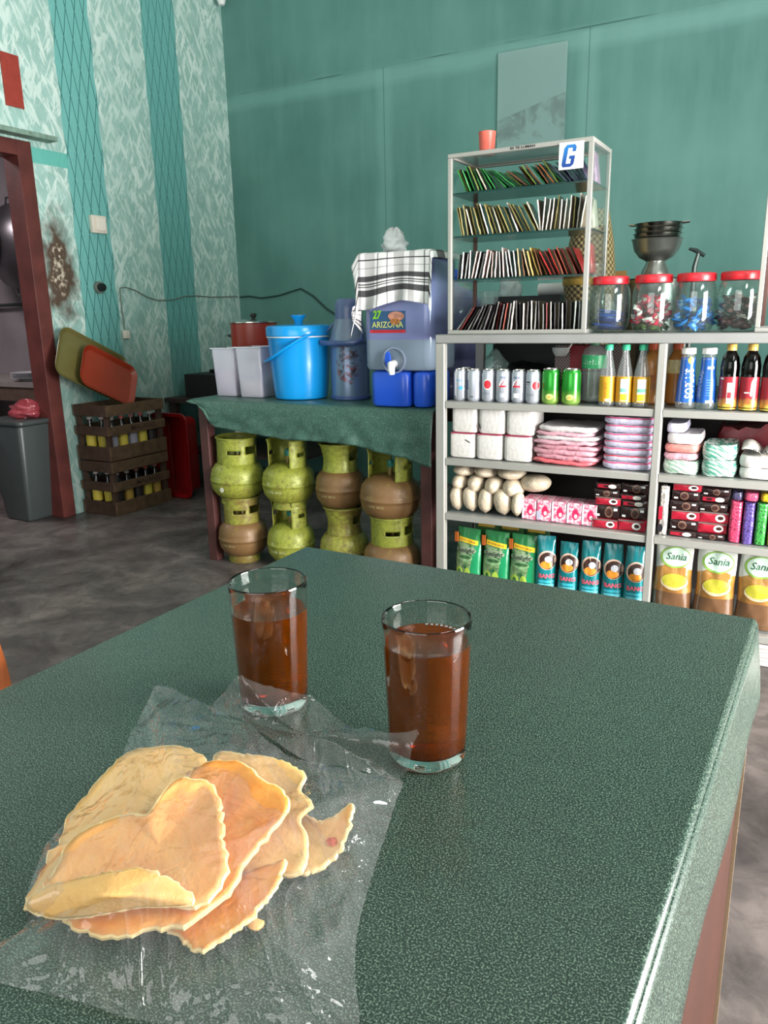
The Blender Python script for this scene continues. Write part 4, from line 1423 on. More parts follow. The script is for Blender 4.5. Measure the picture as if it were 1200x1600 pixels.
# ---- bottom shelf pouches
def pouch(name, label, cat, x, y, z, w_, h, d_, mat, group, deco=None, rz=0.0, lean=0.0, slim=0.9, seed=0, mat2=None):
    t = thing(name, label, cat, (x, y, z), rz, group)
    def th(u, v):
        a = abs(u)
        return 0.5 * d_ * max(0.0, 1 - a ** 2.6) ** 0.65 * min(1.0, ((1 - v) / 0.5) ** 0.8 if v > 0.5 else 1.0) * (0.75 + 0.25 * min(1, v / 0.15))
    def pt(u, v, s):
        n_ = 0.10 * d_ * noise.noise(Vector((u * 2.2 + seed, v * 4.5, s * 2))) * (1 - abs(u))
        hw = w_ / 2 * (1 - (1 - slim) * v) * (1 - 0.03 * math.sin(v * 9 + seed))
        return (u * hw, s * (th(u, v) + n_) + lean * v * h, v * h)
    mb = MB()
    mb.grid(lambda a, b: pt(a * 2 - 1, b, -1), 20, 24, mat)
    mb.grid(lambda a, b: pt(1 - a * 2, b, 1), 20, 24, mat2 or mat)
    mb.obj('film', t, angle=180)
    def surf(x_, z_, off=0.0012):
        v = min(1, max(0, z_ / h))
        hw = w_ / 2 * (1 - (1 - slim) * v)
        u = max(-1, min(1, x_ / hw))
        p = pt(u, v, -1)
        return (x_, p[1] - off, z_)
    if deco:
        deco(t, surf, w_, h)
    return t

# green dishwashing pouches
t_ = NT('green_soap_pouch')
c = t_.coord()
x, y, z = t_.xyz(c)
n_ = t_.noise(c, 38, 3, 0.6, 0.6)
dk = t_.mix(t_.map(n_, 0.42, 0.6), lin((40, 92, 52)), lin((132, 158, 110)))
side = t_.math('GREATER_THAN', t_.math('ADD', x, t_.math('MULTIPLY', z, -0.12)), 0.012)
g_ = t_.mix(side, dk, lin((20, 128, 80)))
lime = t_.math('MULTIPLY', t_.math('MAXIMUM', t_.ell(x, z, -0.028, 0.05, 0.016, 0.02), t_.ell(x, z, 0.008, 0.04, 0.014, 0.03)), t_.math('LESS_THAN', z, 0.09))
g_ = t_.mix(t_.math('MULTIPLY', lime, 0.8), g_, lin((176, 206, 70)))
lime2 = t_.ell(x, z, -0.028, 0.05, 0.008, 0.010)
g_ = t_.mix(lime2, g_, lin((60, 110, 50)))
top = t_.math('GREATER_THAN', z, 0.172)
g_ = t_.mix(top, g_, lin((34, 120, 62)))
t_.base(g_, 0.22, 0, 0.7)
t_.bump(t_.noise(c, 26, 2), 0.3, 0.006)
GP = t_.m
def gdeco(t, s, w_, h):
    mb = MB()
    plate(mb, lambda x, z: s(x, z + x * -0.12, 0.0014), -0.040, 0.044, 0.166, 0.184, flat('yellow_ribbon', (232, 196, 40), 0.35), 10)
    add_text(mb, 'EKSTRAK JERUK', flat('red_brown_ink', (150, 60, 30), 0.4), 0.07, lambda x, z: s(x, z + 0.174 + x * -0.12, 0.002))
    mb.obj('ribbon_print', t)
    mb = MB()
    disc(mb, lambda x, z: s(x, z, 0.0012), -0.006, 0.138, 0.046, 0.014, flat('pale_olive_patch', (138, 154, 126), 0.35))
    add_text(mb, 'Sunlight', flat('dark_green_ink', (18, 40, 26), 0.4), 0.078, lambda x, z: s(x - 0.006, z + 0.137, 0.002), italic=0.25, bold=0.015)
    mb.obj('lettering', t)
    mb = MB()
    disc(mb, lambda x, z: s(x, z, 0.0012), -0.004, 0.108, 0.032, 0.015, flat('pale_green_bowl', (130, 168, 120), 0.35, vary=0.2, vscale=60))
    disc(mb, lambda x, z: s(x, z, 0.0016), -0.004, 0.112, 0.028, 0.007, flat('dark_green_bowl', (54, 92, 54), 0.35))
    mb.obj('bowl_print', t)
    MB().box(-0.058, -0.044, -0.004, 0.002, 0.165, 0.205, flat('orange_corner', (170, 88, 34), 0.4), RZ(0.0)).obj('spout_corner', t)
for k, (x, rz_) in enumerate(((-1.118, -0.12), (-1.002, -0.06), (-0.890, -0.02))):
    pouch('soap_pouch', 'green soap pouch with yellow ribbon, %s in the front row' % ['leftmost', 'middle', 'rightmost, by the teal pouches'][k], 'pouch', x, 2.70, SH[3] + 0.002, 0.116, 0.224, 0.05, GP, 'green soap pouches', gdeco, rz_, 0.06, seed=k, slim=0.86)
for k, x in enumerate((-1.075, -0.975, -0.87)):
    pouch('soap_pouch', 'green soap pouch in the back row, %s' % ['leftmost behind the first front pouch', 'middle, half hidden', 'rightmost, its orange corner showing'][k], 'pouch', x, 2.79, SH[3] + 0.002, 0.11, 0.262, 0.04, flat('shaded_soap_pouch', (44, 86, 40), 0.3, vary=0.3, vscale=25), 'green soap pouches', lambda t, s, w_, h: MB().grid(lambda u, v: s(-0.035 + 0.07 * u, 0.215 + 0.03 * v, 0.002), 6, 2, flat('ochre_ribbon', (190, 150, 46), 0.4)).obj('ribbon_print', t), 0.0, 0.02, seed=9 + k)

TP = flat('teal_pouch', (10, 116, 122), 0.2, spec=0.8, vary=0.15, vscale=20, bump=0.3, bscale=25)
def tdeco(t, s, w_, h):
    mb = MB()
    disc(mb, lambda x, z: s(x, z, 0.0010), 0.004, 0.142, 0.034, 0.036, flat('cream_ring', (226, 188, 168), 0.35))
    disc(mb, lambda x, z: s(x, z, 0.0014), 0.006, 0.140, 0.030, 0.032, flat('umber_disc', (60, 34, 26), 0.35, vary=0.4, vscale=50))
    disc(mb, lambda x, z: s(x, z, 0.0019), 0.002, 0.125, 0.022, 0.014, flat('orange_food', (222, 138, 40), 0.35, vary=0.2, vscale=90))
    disc(mb, lambda x, z: s(x, z, 0.0023), 0.008, 0.146, 0.013, 0.012, flat('pale_food', (206, 206, 214), 0.35, vary=0.15, vscale=90))
    mb.obj('picture_print', t)
    mb = MB()
    add_text(mb, 'BANG', flat('pink_ink', (226, 96, 116), 0.35), 0.058, lambda x, z: s(x + 0.004, z + 0.082, 0.0018), bold=0.03)
    mb.obj('lettering', t)
    mb = MB()
    for z0, z1, m_ in ((0.056, 0.066, flat('aqua_band', (52, 164, 182), 0.35)), (0.03, 0.052, flat('aqua_band_light', (90, 186, 204), 0.35)), (0.0, 0.018, flat('white_foot', (220, 228, 232), 0.35))):
        plate(mb, lambda x, z: s(x, z, 0.0012), -0.026, 0.032, z0, z1, m_, 8)
    add_text(mb, 'KECAP MANIS', INKW, 0.05, lambda x, z: s(x + 0.003, z + 0.041, 0.002))
    mb.obj('band_print', t)
for k, x in enumerate((-0.802, -0.718, -0.636, -0.556, -0.478)):
    pouch('sauce_pouch', 'teal sauce pouch with round food picture, %s of the five' % ['leftmost', 'second', 'middle', 'fourth', 'rightmost, darkest by the post'][k], 'pouch', x, 2.70, SH[3] + 0.002, 0.080, 0.232 - (0.014 if k == 1 else 0), 0.05, TP, 'teal sauce pouches', tdeco, [0.25, -0.05, 0.1, 0.1, 0.15][k], 0.03, seed=20 + k, slim=0.8)

# cooking oil pouches
t_ = NT('oil_pouch_film')
c = t_.coord()
x, y, z = t_.xyz(c)
wv = t_.math('ADD', z, t_.math('MULTIPLY', t_.math('ABSOLUTE', x), 0.5))
oil = t_.mix(t_.map(t_.noise(c, 12, 3), 0.35, 0.65), lin((136, 92, 42)), lin((176, 128, 62)))
oil = t_.mix(t_.math('LESS_THAN', z, 0.09), oil, lin((104, 74, 50)))
cc = t_.mix(t_.math('GREATER_THAN', wv, 0.198), oil, lin((196, 198, 190)))
t_.base(cc, 0.12, 0, 0.8)
t_.bump(t_.noise(c, 16, 2, 0.5, 0.6), 0.35, 0.01)
OP = t_.m
def odeco(t, s, w_, h):
    mb = MB()
    disc(mb, lambda x, z: s(x, z, 0.0010), 0.004, 0.212, 0.050, 0.036, flat('leaf_green_ring', (130, 172, 66), 0.3), 30)
    disc(mb, lambda x, z: s(x, z, 0.0015), 0.006, 0.213, 0.045, 0.031, flat('mint_oval', (200, 222, 206), 0.3), 30)
    mb.obj('oval_print', t)
    mb = MB()
    add_text(mb, 'Sania', flat('deep_green_ink', (40, 92, 62), 0.3), 0.066, lambda x, z: s(x + 0.006, z + 0.214, 0.0022), italic=0.25, bold=0.012)
    mb.obj('lettering', t)
    mb = MB()
    disc(mb, lambda x, z: s(x, z, 0.0010), 0.006, 0.128, 0.044, 0.028, flat('cream_oval', (222, 206, 170), 0.3), 26)
    disc(mb, lambda x, z: s(x, z, 0.0015), 0.006, 0.133, 0.041, 0.024, flat('olive_oval', (172, 164, 52), 0.3, vary=0.12, vscale=60), 26)
    add_text(mb, 'Premium Cooking Oil', flat('brown_ink', (0, 0, 0)), 0.07, lambda x, z: s(x + 0.006, z + 0.106 + 6 * (x * x), 0.0022))
    mb.obj('fruit_print', t)
for k, (x, rz_) in enumerate(((-0.350, 0.05), (-0.214, 0.0), (-0.083, -0.05))):
    pouch('oil_pouch', 'cooking oil pouch with white top and green oval, %s' % ['leftmost, beside the middle post', 'middle of the three', 'rightmost, at the edge of the picture'][k], 'pouch', x, 2.705, SH[3] + 0.002, 0.128, 0.262, 0.065, OP, 'cooking oil pouches', odeco, rz_, 0.03, seed=40 + k, slim=0.92)

# ================================================================ glass sachet case on the counter
def show_case(x0, x1, y0, y1, z0, z1, label, detail=True):
    t = thing('display_case', label, 'display case', (x0, y0, z0))
    W, D, H = x1 - x0, y1 - y0, z1 - z0
    p = 0.014
    for (a, b) in ((0, 0), (W - p, 0), (0, D - p), (W - p, D - p)):
        mt = ALU if b == 0 or a > 0 else flat('rusty_brown_post', (98, 64, 58), 0.5)
        q = 0.016 if (b == 0 and a > 0) else p
        MB().box(a if a == 0 else W - q, q if a == 0 else W, b, b + p, 0.014, H - 0.014, mt).obj('post', t, bevel=0.0015)
    for z in (0, H - 0.014):
        mb = MB()
        mb.box(0, W, 0, 0.014, z, z + 0.014, ALU)
        mb.box(0, W, D - 0.014, D, z, z + 0.014, ALU)
        mb.box(0, 0.014, 0.014, D - 0.014, z, z + 0.014, ALU)
        mb.box(W - 0.014, W, 0.014, D - 0.014, z, z + 0.014, ALU)
        mb.obj('top_frame' if z else 'bottom_frame', t, bevel=0.0015)
    MB().box(0.014, W - 0.014, 0.014, D - 0.014, 0.004, 0.009, flat('case_floor', (96, 100, 98), 0.4)).obj('case_floor', t)
    MB().box(0.015, W - 0.015, 0.015, D - 0.015, H - 0.009, H - 0.005, film('dusty_glass', (140, 140, 136), haze=0.35, gloss=0.03, rough=0.12)).obj('top_pane', t)
    MB().box(0.002, 0.005, 0.015, D - 0.015, 0.015, H - 0.015, CLEAR).obj('side_pane', t)
    MB().box(W - 0.005, W - 0.002, 0.015, D - 0.015, 0.015, H - 0.015, CLEAR).obj('side_pane', t)
    zz = []
    if detail:
        for z in (0.192, 0.338, 0.482):
            MB().box(0.006, W - 0.006, 0.016, D - 0.016, z - 0.006, z, flat('green_edge_glass', (22, 54, 50), 0.12, spec=0.8)).obj('glass_shelf', t)
    return t


case = show_case(-1.182, -0.678, 2.645, 2.895, 1.0755, 1.683, 'tall narrow glass case with aluminium frame, full of drink sachets, on the counter')
st = MB().box(0.394, 0.474, -0.0022, -0.0006, 0.517, 0.598, INKW).obj('sticker', case)
t_ = NT('blue_gradient_letter')
x, y, z = t_.xyz(t_.coord())
t_.base(t_.mix(t_.map(t_.math('ADD', t_.math('ADD', z, -0.525), t_.math('MULTIPLY', t_.math('ADD', x, -0.40), -0.5)), 0.0, 0.065), lin((14, 58, 136)), lin((30, 128, 200))), 0.35)
# slanted block letter G
G = [(0.10, 0), (0.62, 0), (0.78, 0.12), (0.78, 0.50), (0.42, 0.50), (0.42, 0.36), (0.56, 0.36), (0.56, 0.15), (0.26, 0.15), (0.26, 0.85), (0.56, 0.85), (0.56, 0.68), (0.78, 0.68), (0.78, 0.88), (0.66, 1), (0.14, 1), (0.0, 0.86), (0.0, 0.12)]
gp = [(0.402 + (x * 0.72 + 0.16 * y) * 0.070, 0.524 + y * 0.066) for x, y in G]
MB().prism(gp, 0, 0.0007, t_.m, Matrix(((1, 0, 0, 0), (0, 0, -1, -0.0022), (0, 1, 0, 0), (0, 0, 0, 1)))).obj('letter', st)
mb = MB()
add_text(mb, 'ES TE LUMAN', INKK, 0.085, lambda x, z: (0.27 + x, -0.0008, 0.6005 + z), bold=0.03, height=0.0075)
mb.obj('lettering', case)
c2 = show_case(-0.165, 0.36, 2.645, 2.895, 1.0755, 1.683, 'second glass display case at the right edge, only its corner post in view', False)

# sachets: thin pillow pouches standing on edge
def sachet_mesh(c1, c2, key, ph=0.0):
    m1 = flat('sachet_%s' % key, c1, 0.25, 0.0, 0.7, 0.18, 60, 0.3, 60)
    m2 = flat('sachet_edge_%s' % key, c2, 0.25, 0.1, 0.7, 0.12, 90, 0.4, 120)
    mb = MB()
    # seam at the front edge (y = 0), body behind it
    h, dpt, th = 1.0, 0.085, 0.0045
    def fn(s):
        def g(u, v):
            bul = th / 2 * (math.sin(PI * (0.04 + 0.92 * u)) ** 0.4) * (math.sin(PI * (0.03 + 0.94 * v)) ** 0.4)
            return (s * max(0.0009, bul) + 0.0012 * math.sin(v * 7 + s + ph), 0.004 + dpt * u, h * v)
        return g
    mb.grid(fn(-1), 5, 8, m1)
    mb.grid(lambda u, v: fn(1)(1 - u, v), 5, 8, m1)
    def edge(u, v):
        wd = 0.0042 + 0.0035 * abs(noise.noise(Vector((ph * 3, v * 3, 1))))
        return ((u - 0.5) * wd + 0.0014 * noise.noise(Vector((ph, v * 2.5, 5))) + 0.0008 * noise.noise(Vector((ph, v * 11, 2))), 0.0 + 0.0045 * abs(u - 0.5) * 2, h * v)
    mb.grid(edge, 4, 10, m2)
    me = mb.obj('sachet_shape')
    data = me.data
    bpy.data.objects.remove(me)
    return data


SM = {}
def sachet(key, c1, c2, x, z, h, lean, y, label, group):
    kk = (key, random.randint(0, 3))
    if kk not in SM:
        SM[kk] = sachet_mesh(c1, c2, key, kk[1] * 2.3 + len(key))
    o = bpy.data.objects.new('drink_sachet', SM[kk])
    COL.objects.link(o)
    o.location = (x, y, z)
    o.rotation_euler = (0, lean, random.uniform(-0.16, 0.16))
    o.scale = (1, 1, h)
    return tag(o, label, 'sachet', group)


ORD = ['leftmost', 'second from the left', 'third from the left', 'fourth from the left', 'fifth from the left', 'sixth from the left', 'seventh from the left', 'eighth from the left', 'ninth from the left', 'tenth from the left']
def ordi(i, n):
    names = {0: 'leftmost', 1: 'second from the left', 2: 'third from the left'}
    if i in names:
        return names[i]
    j = n - 1 - i
    if j == 0:
        return 'rightmost'
    if j < 12 and j < i:
        return '%s from the right' % ['', 'second', 'third', 'fourth', 'fifth', 'sixth', 'seventh', 'eighth', 'ninth', 'tenth', 'eleventh', 'twelfth'][j]
    return '%s from the left' % (['', '', '', 'fourth', 'fifth', 'sixth', 'seventh', 'eighth', 'ninth', 'tenth', 'eleventh', 'twelfth', 'thirteenth', 'fourteenth', 'fifteenth', 'sixteenth', 'seventeenth', 'eighteenth', 'nineteenth', 'twentieth', 'twenty-first', 'twenty-second'][i])

GRN = ('green', 'green', (30, 78, 42), (58, 138, 72)); DGR = ('dgreen', 'dark green', (20, 58, 34), (36, 92, 54)); GBR = ('greenbrown', 'green and brown', (70, 52, 30), (112, 130, 64))
BRN = ('brown', 'brown', (66, 40, 26), (112, 74, 50)); ORG = ('orange', 'brown and orange', (84, 46, 24), (170, 108, 64)); NAV = ('navy', 'dark blue-grey', (36, 44, 62), (92, 100, 120))
GLD = ('gold', 'gold', (110, 98, 50), (150, 140, 88)); GLS = ('goldsilver', 'gold and silver', (120, 108, 70), (186, 180, 160)); OLV = ('olive', 'olive', (74, 70, 42), (120, 110, 66))
WHT = ('white', 'white and brown', (120, 100, 84), (230, 222, 212)); WBK = ('whiteblack', 'white and black', (52, 46, 46), (222, 220, 218)); PNK = ('pink', 'white and pink', (150, 120, 116), (226, 196, 188))
CRM = ('cream', 'cream and brown', (110, 84, 62), (196, 166, 128)); RED = ('red', 'red', (120, 30, 30), (160, 48, 46)); MAR = ('maroon', 'dark maroon', (58, 24, 26), (110, 44, 44)); RBR = ('redbrown', 'red-brown', (84, 40, 34), (160, 84, 70))
BLK = ('black', 'black', (20, 18, 20), (58, 54, 56)); BKS = ('blacksilver', 'black and silver', (24, 22, 24), (150, 146, 142)); YLW = ('speckgold', 'gold speckled', (120, 90, 40), (216, 184, 100))
ROWS = [
    ('top', 0.482, 0.088, [GRN, GBR, GRN, GRN, GBR, GRN, GLS, GRN, GRN, DGR, GRN, DGR, GRN, DGR, GBR, BRN, DGR, BRN, GBR, BRN, DGR, BRN, ORG, GBR, DGR, NAV, NAV, NAV, NAV, NAV, NAV, NAV],
     lambda i, n: -0.42 - 0.5 * min(1, max(0, (i - 5) / 7)) + (0.25 if 16 < i < 24 else 0) if i < 25 else -0.75 + (i - 25) * 0.04),
    ('second', 0.338, 0.104, [OLV, GLD, OLV, GLS, OLV, GLD, GLD, WBK, GLD, GLD, GLS, GLD, GLD, OLV, WHT, OLV, GLD, OLV, GLD, GLS, WHT, WHT, WHT, WHT, OLV, WHT, WHT, WHT, OLV, WHT, WHT],
     lambda i, n: -0.18 - 0.02 * i if i < 19 else (-0.45 if i == 19 else (-0.14 if i == 20 else 0.08 + 0.01 * (i % 4)))),
    ('third', 0.192, 0.095, [BLK, WBK, WBK, WBK, PNK, WBK, WBK, PNK, WHT, PNK, PNK, WBK, PNK, WBK, WBK, WBK, CRM, BRN, CRM, YLW, YLW, BRN, BRN, RED, MAR, RED, RBR, RBR, MAR, RBR, MAR, RED],
     lambda i, n: (0.12 if i < 4 else (0.2 if i < 8 else 0.2 - 0.06 * (i - 7))) if i < 15 else max(-0.45, -0.1 - 0.045 * (i - 15))),
    ('bottom', 0.0095, 0.10, [BKS, BKS, MAR, BLK, BKS, BLK, BLK, BKS, BLK, BLK, BKS, MAR, BLK, RBR, WBK, WHT, BLK, BLK, WHT, BLK, WHT, WBK, BLK, WBK, MAR, BKS, BLK, BLK, WBK, BLK, BLK, WBK, BLK],
     lambda i, n: 0.72 - 0.045 * i if i < 13 else (0.12 if i < 16 else 0.01)),
]
for (rn, z, h, seq, lf) in ROWS:
    n = len(seq)
    for i, (key, cn, c1, c2) in enumerate(seq):
        le = lf(i, n) + random.uniform(-0.05, 0.05)
        u = (i + 0.5) / n
        hh = h * random.uniform(0.88, 1.04)
        x = -1.160 + 0.455 * u - (math.sin(le) * hh * 0.5 if rn == 'top' else math.sin(le) * hh * 0.35)
        x = min(-0.70 + (0 if le < 0.2 else -0.02), max(-1.158 - min(0, math.sin(le) * hh) * 1.0, x))
        sachet(key, c1, c2, x, 1.0755 + z + 0.001 + abs(math.sin(le)) * 0.003, hh, le, 2.668 + random.uniform(0, 0.008),
               '%s sachet, %s on the %s shelf of the case' % (cn, ordi(i, n), rn), 'drink sachets on the %s shelf' % rn)
# a second rank of packs seen through the right side of the case
for k, (z, mtn, rgb, lab) in enumerate([(0.485, 'pink_glitter_pack', (206, 150, 190), 'pink shiny sachet pack behind the sticker, at the right end of the top shelf'), (0.341, 'cream_pack', (222, 200, 184), 'cream upright packs at the right end of the second shelf'), (0.195, 'red_white_pack', (206, 60, 56), 'red and white pack at the right end of the third shelf')]):
    o = MB().rbox(-0.012, 0.012, -0.045, 0.045, 0, 0.10, 0.008, flat(mtn, rgb, 0.3, spec=0.7, vary=0.35, vscale=40, bump=0.5)).obj('sachet_pack', loc=(-0.705 + 0.0, 2.80, 1.0755 + z + 0.001))
    o.rotation_euler = (0, -0.12, 0.1)
    tag(o, lab, 'sachet pack')
# orange-red cup on the case
t = thing('plastic_cup', 'small salmon-red plastic cup standing on top of the glass case', 'cup', (-1.082, 2.76, 1.6835))
MB().lathe([(0, 0.002), (0.024, 0.0), (0.026, 0.003), (0.030, 0.075), (0.0315, 0.078), (0.0295, 0.078), (0.024, 0.008), (0, 0.006)], flat('salmon_plastic', (232, 112, 96), 0.35, vary=0.12, vscale=60), 28).obj('cup_wall', t)

# ---- candy jars
JARG = film('jar_glass', haze=0.015, gloss=0.03, rough=0.03, tint=(240, 246, 244))
REDL = flat('red_lid', (206, 30, 42), 0.35, spec=0.6)
def sweet_mesh(c1, c2, key, sx=0.016, long=False):
    m1 = flat('wrapper_' + key, c1, 0.25, spec=0.7, vary=0.2, vscale=150, bump=0.4, bscale=150)
    m2 = flat('wrapper_print_' + key, c2, 0.25, spec=0.7, vary=0.1, vscale=150)
    mb = MB()
    L, Wd, Th = sx, 0.0115, 0.006
    if long:
        L, Wd, Th = 0.045, 0.016, 0.004
    def fn(s):
        def g(u, v):
            a, b = u * 2 - 1, v * 2 - 1
            e = max(0.08, (1 - abs(a) ** 4)) * (1 - abs(b) ** 3) ** 0.6
            fl = 1 + 0.25 * max(0, abs(a) - 0.72) / 0.28
            return (a * L, b * Wd * fl * (0.75 + 0.25 * (1 - a * a)), s * Th * e + 0.0012 * math.sin(b * 9) * max(0, abs(a) - 0.7) * 3)
        return g
    mb.grid(fn(1), 10, 6, m1)
    mb.grid(lambda u, v: fn(-1)(1 - u, v), 10, 6, m1)
    mb.grid(lambda u, v: tuple(Vector(fn(1)(0.30 + 0.4 * u, 0.2 + 0.6 * v)) + Vector((0, 0, 0.0006))), 4, 4, m2)
    mb.grid(lambda u, v: tuple(Vector(fn(-1)(0.70 - 0.4 * u, 0.2 + 0.6 * v)) - Vector((0, 0, 0.0006))), 4, 4, m2)
    o = mb.obj('sweet_shape')
    d = o.data
    bpy.data.objects.remove(o)
    return d


def jar(x, y, label, fill):
    t = thing('candy_jar', label, 'jar', (x, y, 1.0755))
    pr = [(0, 0.003), (0.045, 0.001), (0.055, 0.006), (0.063, 0.022), (0.066, 0.05), (0.066, 0.115), (0.063, 0.140), (0.056, 0.156), (0.052, 0.163), (0.052, 0.175)]
    inn = [(0.0498, 0.175), (0.0498, 0.163), (0.0535, 0.155), (0.0605, 0.139), (0.0635, 0.115), (0.0635, 0.05), (0.0605, 0.024), (0.052, 0.010), (0, 0.007)]
    MB().lathe(pr + inn, JARG, 40, sq=0).obj('jar_glass', t)
    mb = MB().lathe([(0, 0.1835), (0.05, 0.1835), (0.0575, 0.1815), (0.0595, 0.178), (0.0595, 0.160), (0.058, 0.157), (0.0545, 0.157)], REDL, 40)
    mb.obj('jar_lid', t)
    random.seed(int(1000 + x * 777))
    for (mesh, n, z0, z1, lab, grp, rmax, kind) in fill:
        for k in range(n):
            f = k / max(1, n - 1)
            z = z0 + (z1 - z0) * f
            cap = 0.053 if kind != 'long' else 0.026
            # heap: wide at the bottom, narrower on top
            rm = min(cap, rmax * (1.22 - 0.45 * f)) if z > 0.03 else min(cap, 0.044)
            a = k * 2.4 + random.uniform(-0.3, 0.3)
            rad = rm * (0.98 if k % 5 else 0.5)
            o = bpy.data.objects.new('wrapped_sweet', mesh)
            COL.objects.link(o)
            px, py = x + rad * math.cos(a), y + rad * math.sin(a)
            o.location = (px, py, 1.0755 + z)
            if kind == 'long':
                o.rotation_euler = (random.uniform(-0.2, 0.2), random.uniform(-0.15, 0.15), random.uniform(-0.5, 0.5))
                o.location = (x + random.uniform(-0.010, 0.010), y + random.uniform(-0.03, 0.03), 1.0755 + z)
            else:
                o.rotation_euler = (random.uniform(-0.9, 0.9), random.uniform(-0.7, 0.7), random.uniform(0, 6.28))
            tag(o, lab, 'sweet', grp)
    random.seed(5)
    return t


mA = sweet_mesh((34, 86, 180), (190, 212, 242), 'navy', long=True)
mB = sweet_mesh((196, 32, 62), (236, 214, 208), 'red')
mB2 = sweet_mesh((236, 226, 222), (222, 120, 140), 'whitepink')
mB3 = sweet_mesh((66, 92, 40), (120, 140, 80), 'olive')
mC = sweet_mesh((24, 128, 214), (150, 206, 240), 'azure', 0.0165)
mD = sweet_mesh((64, 32, 34), (170, 120, 118), 'cocoa', 0.016)
mD2 = sweet_mesh((110, 92, 84), (206, 190, 180), 'cocoasilver', 0.016)
jar(-0.622, 2.735, 'candy jar with red lid holding a few flat blue wrappers, leftmost of the jars', [(mA, 18, 0.014, 0.070, 'flat blue and white wrapper in the leftmost jar', 'blue wrappers in the leftmost jar', 0.03, 'long')])
jar(-0.483, 2.735, 'candy jar with red lid full of red and white sweets, second jar', [
    (mB3, 10, 0.014, 0.020, 'olive green sweet at the bottom of the red sweets jar', 'olive sweets in the second jar', 0.045, ''),
    (mB, 34, 0.026, 0.115, 'red wrapped sweet in the second jar', 'red sweets in the second jar', 0.046, ''),
    (mB2, 20, 0.034, 0.105, 'white and pink wrapped sweet in the second jar', 'white sweets in the second jar', 0.050, '')])
jar(-0.352, 2.735, 'candy jar with red lid half full of bright blue sweets, third jar', [(mC, 44, 0.014, 0.104, 'bright blue wrapped sweet in the third jar', 'blue sweets in the third jar', 0.048, '')])
jar(-0.222, 2.735, 'candy jar with dark red lid of chocolate brown sweets, rightmost jar', [
    (mD, 48, 0.014, 0.104, 'dark brown wrapped sweet in the rightmost jar', 'brown sweets in the rightmost jar', 0.050, ''),
    (mD2, 16, 0.04, 0.112, 'silvery brown wrapped sweet on top in the rightmost jar', 'silvery sweets in the rightmost jar', 0.048, '')])

# ================================================================ things standing behind the counter
DW = flat('dark_table_wood', (52, 36, 32), 0.6, vary=0.2)
t = thing('back_table', 'dark wooden table behind the counter carrying pots and bowls', 'table', (-0.75, 3.55, 0))
MB().box(-0.45, 0.9, -0.35, 0.35, 0.77, 0.80, DW).obj('tabletop', t)
for sx in (-0.42, 0.87):
    for sy in (-0.32, 0.32):
        MB().box(sx - 0.025, sx + 0.025, sy - 0.025, sy + 0.025, 0, 0.77, DW).obj('leg', t)
DARKST = flat('dull_steel', (120, 122, 120), 0.3, 0.9)
def pot(name, label, x, y, z, r, h, mt, lid=None, handles=True):
    t = thing(name, label, 'pot', (x, y, z))
    MB().lathe([(0, 0.001), (r * 0.93, 0), (r, 0.01), (r, h - 0.004), (r * 1.03, h), (r * 0.98, h), (r * 0.97, 0.012), (0, 0.008)], mt, 36).obj('pot_wall', t)
    if handles:
        for s in (-1, 1):
            MB().tube([(s * r, -0.03, h * 0.8), (s * (r + 0.03), -0.025, h * 0.82), (s * (r + 0.03), 0.025, h * 0.82), (s * r, 0.03, h * 0.8)], 0.006, BLACK).obj('handle', t)
    if lid:
        l = MB().lathe([(r * 1.02, h + 0.0005), (r * 1.02, h + 0.006), (r * 0.6, h + 0.016), (0, h + 0.02)], lid, 36).obj('lid', t)
        MB().lathe([(0, h + 0.02), (0.008, h + 0.02), (0.018, h + 0.038), (0.014, h + 0.046), (0, h + 0.047)], BLACK, 16).obj('knob', l)
    return t
pot('stock_pot', 'shiny steel stock pot seen through the counter behind the silver cans', -1.02, 3.45, 0.8005, 0.14, 0.22, STEEL)
pot('stock_pot', 'tall steel pot behind the jars carrying the stack of bowls', -0.578, 3.30, 0.8005, 0.12, 0.465, DARKST)
# bowls stacked on a footed colander
t = thing('footed_bowl', 'footed aluminium bowl on the pot behind the candy jars', 'bowl', (-0.578, 3.28, 1.2665))
ALB = flat('brushed_bowl', (170, 168, 164), 0.28, 0.9, vary=0.1, vscale=20)
MB().lathe([(0.0, 0.0), (0.056, 0.0), (0.056, 0.004), (0.050, 0.030), (0.036, 0.058), (0.036, 0.064), (0.062, 0.078), (0.084, 0.105), (0.093, 0.142), (0.097, 0.146), (0.091, 0.144), (0.082, 0.108), (0.055, 0.083), (0, 0.072)], ALB, 40).obj('bowl_wall', t)
for k in range(3):
    z = 1.3065 + 0.058 + k * 0.0185
    t = thing('steel_bowl', ['lowest', 'middle', 'topmost'][k] + ' of the stacked dark steel strainer bowls with small side handles', 'bowl', (-0.578 + 0.002 * k, 3.28, z), 0, 'stacked steel bowls')
    r = 0.084
    MB().lathe([(0.0, 0.006), (0.05, 0.010), (0.070, 0.030), (r, 0.054), (r + 0.004, 0.0665), (r + 0.008, 0.0675), (r - 0.002, 0.066), (0.066, 0.034), (0.046, 0.014), (0, 0.010)], flat('dark_steel_bowl', (140, 136, 130), 0.2, 1.0, vary=0.3, vscale=60), 40).obj('bowl_wall', t)
    if k == 2:
        for s in (-1, 1):
            MB().tube([(s * r, -0.015, 0.066), (s * (r + 0.026), -0.012, 0.068), (s * (r + 0.026), 0.012, 0.068), (s * r, 0.015, 0.066)], 0.004, STEEL).obj('handle', t)
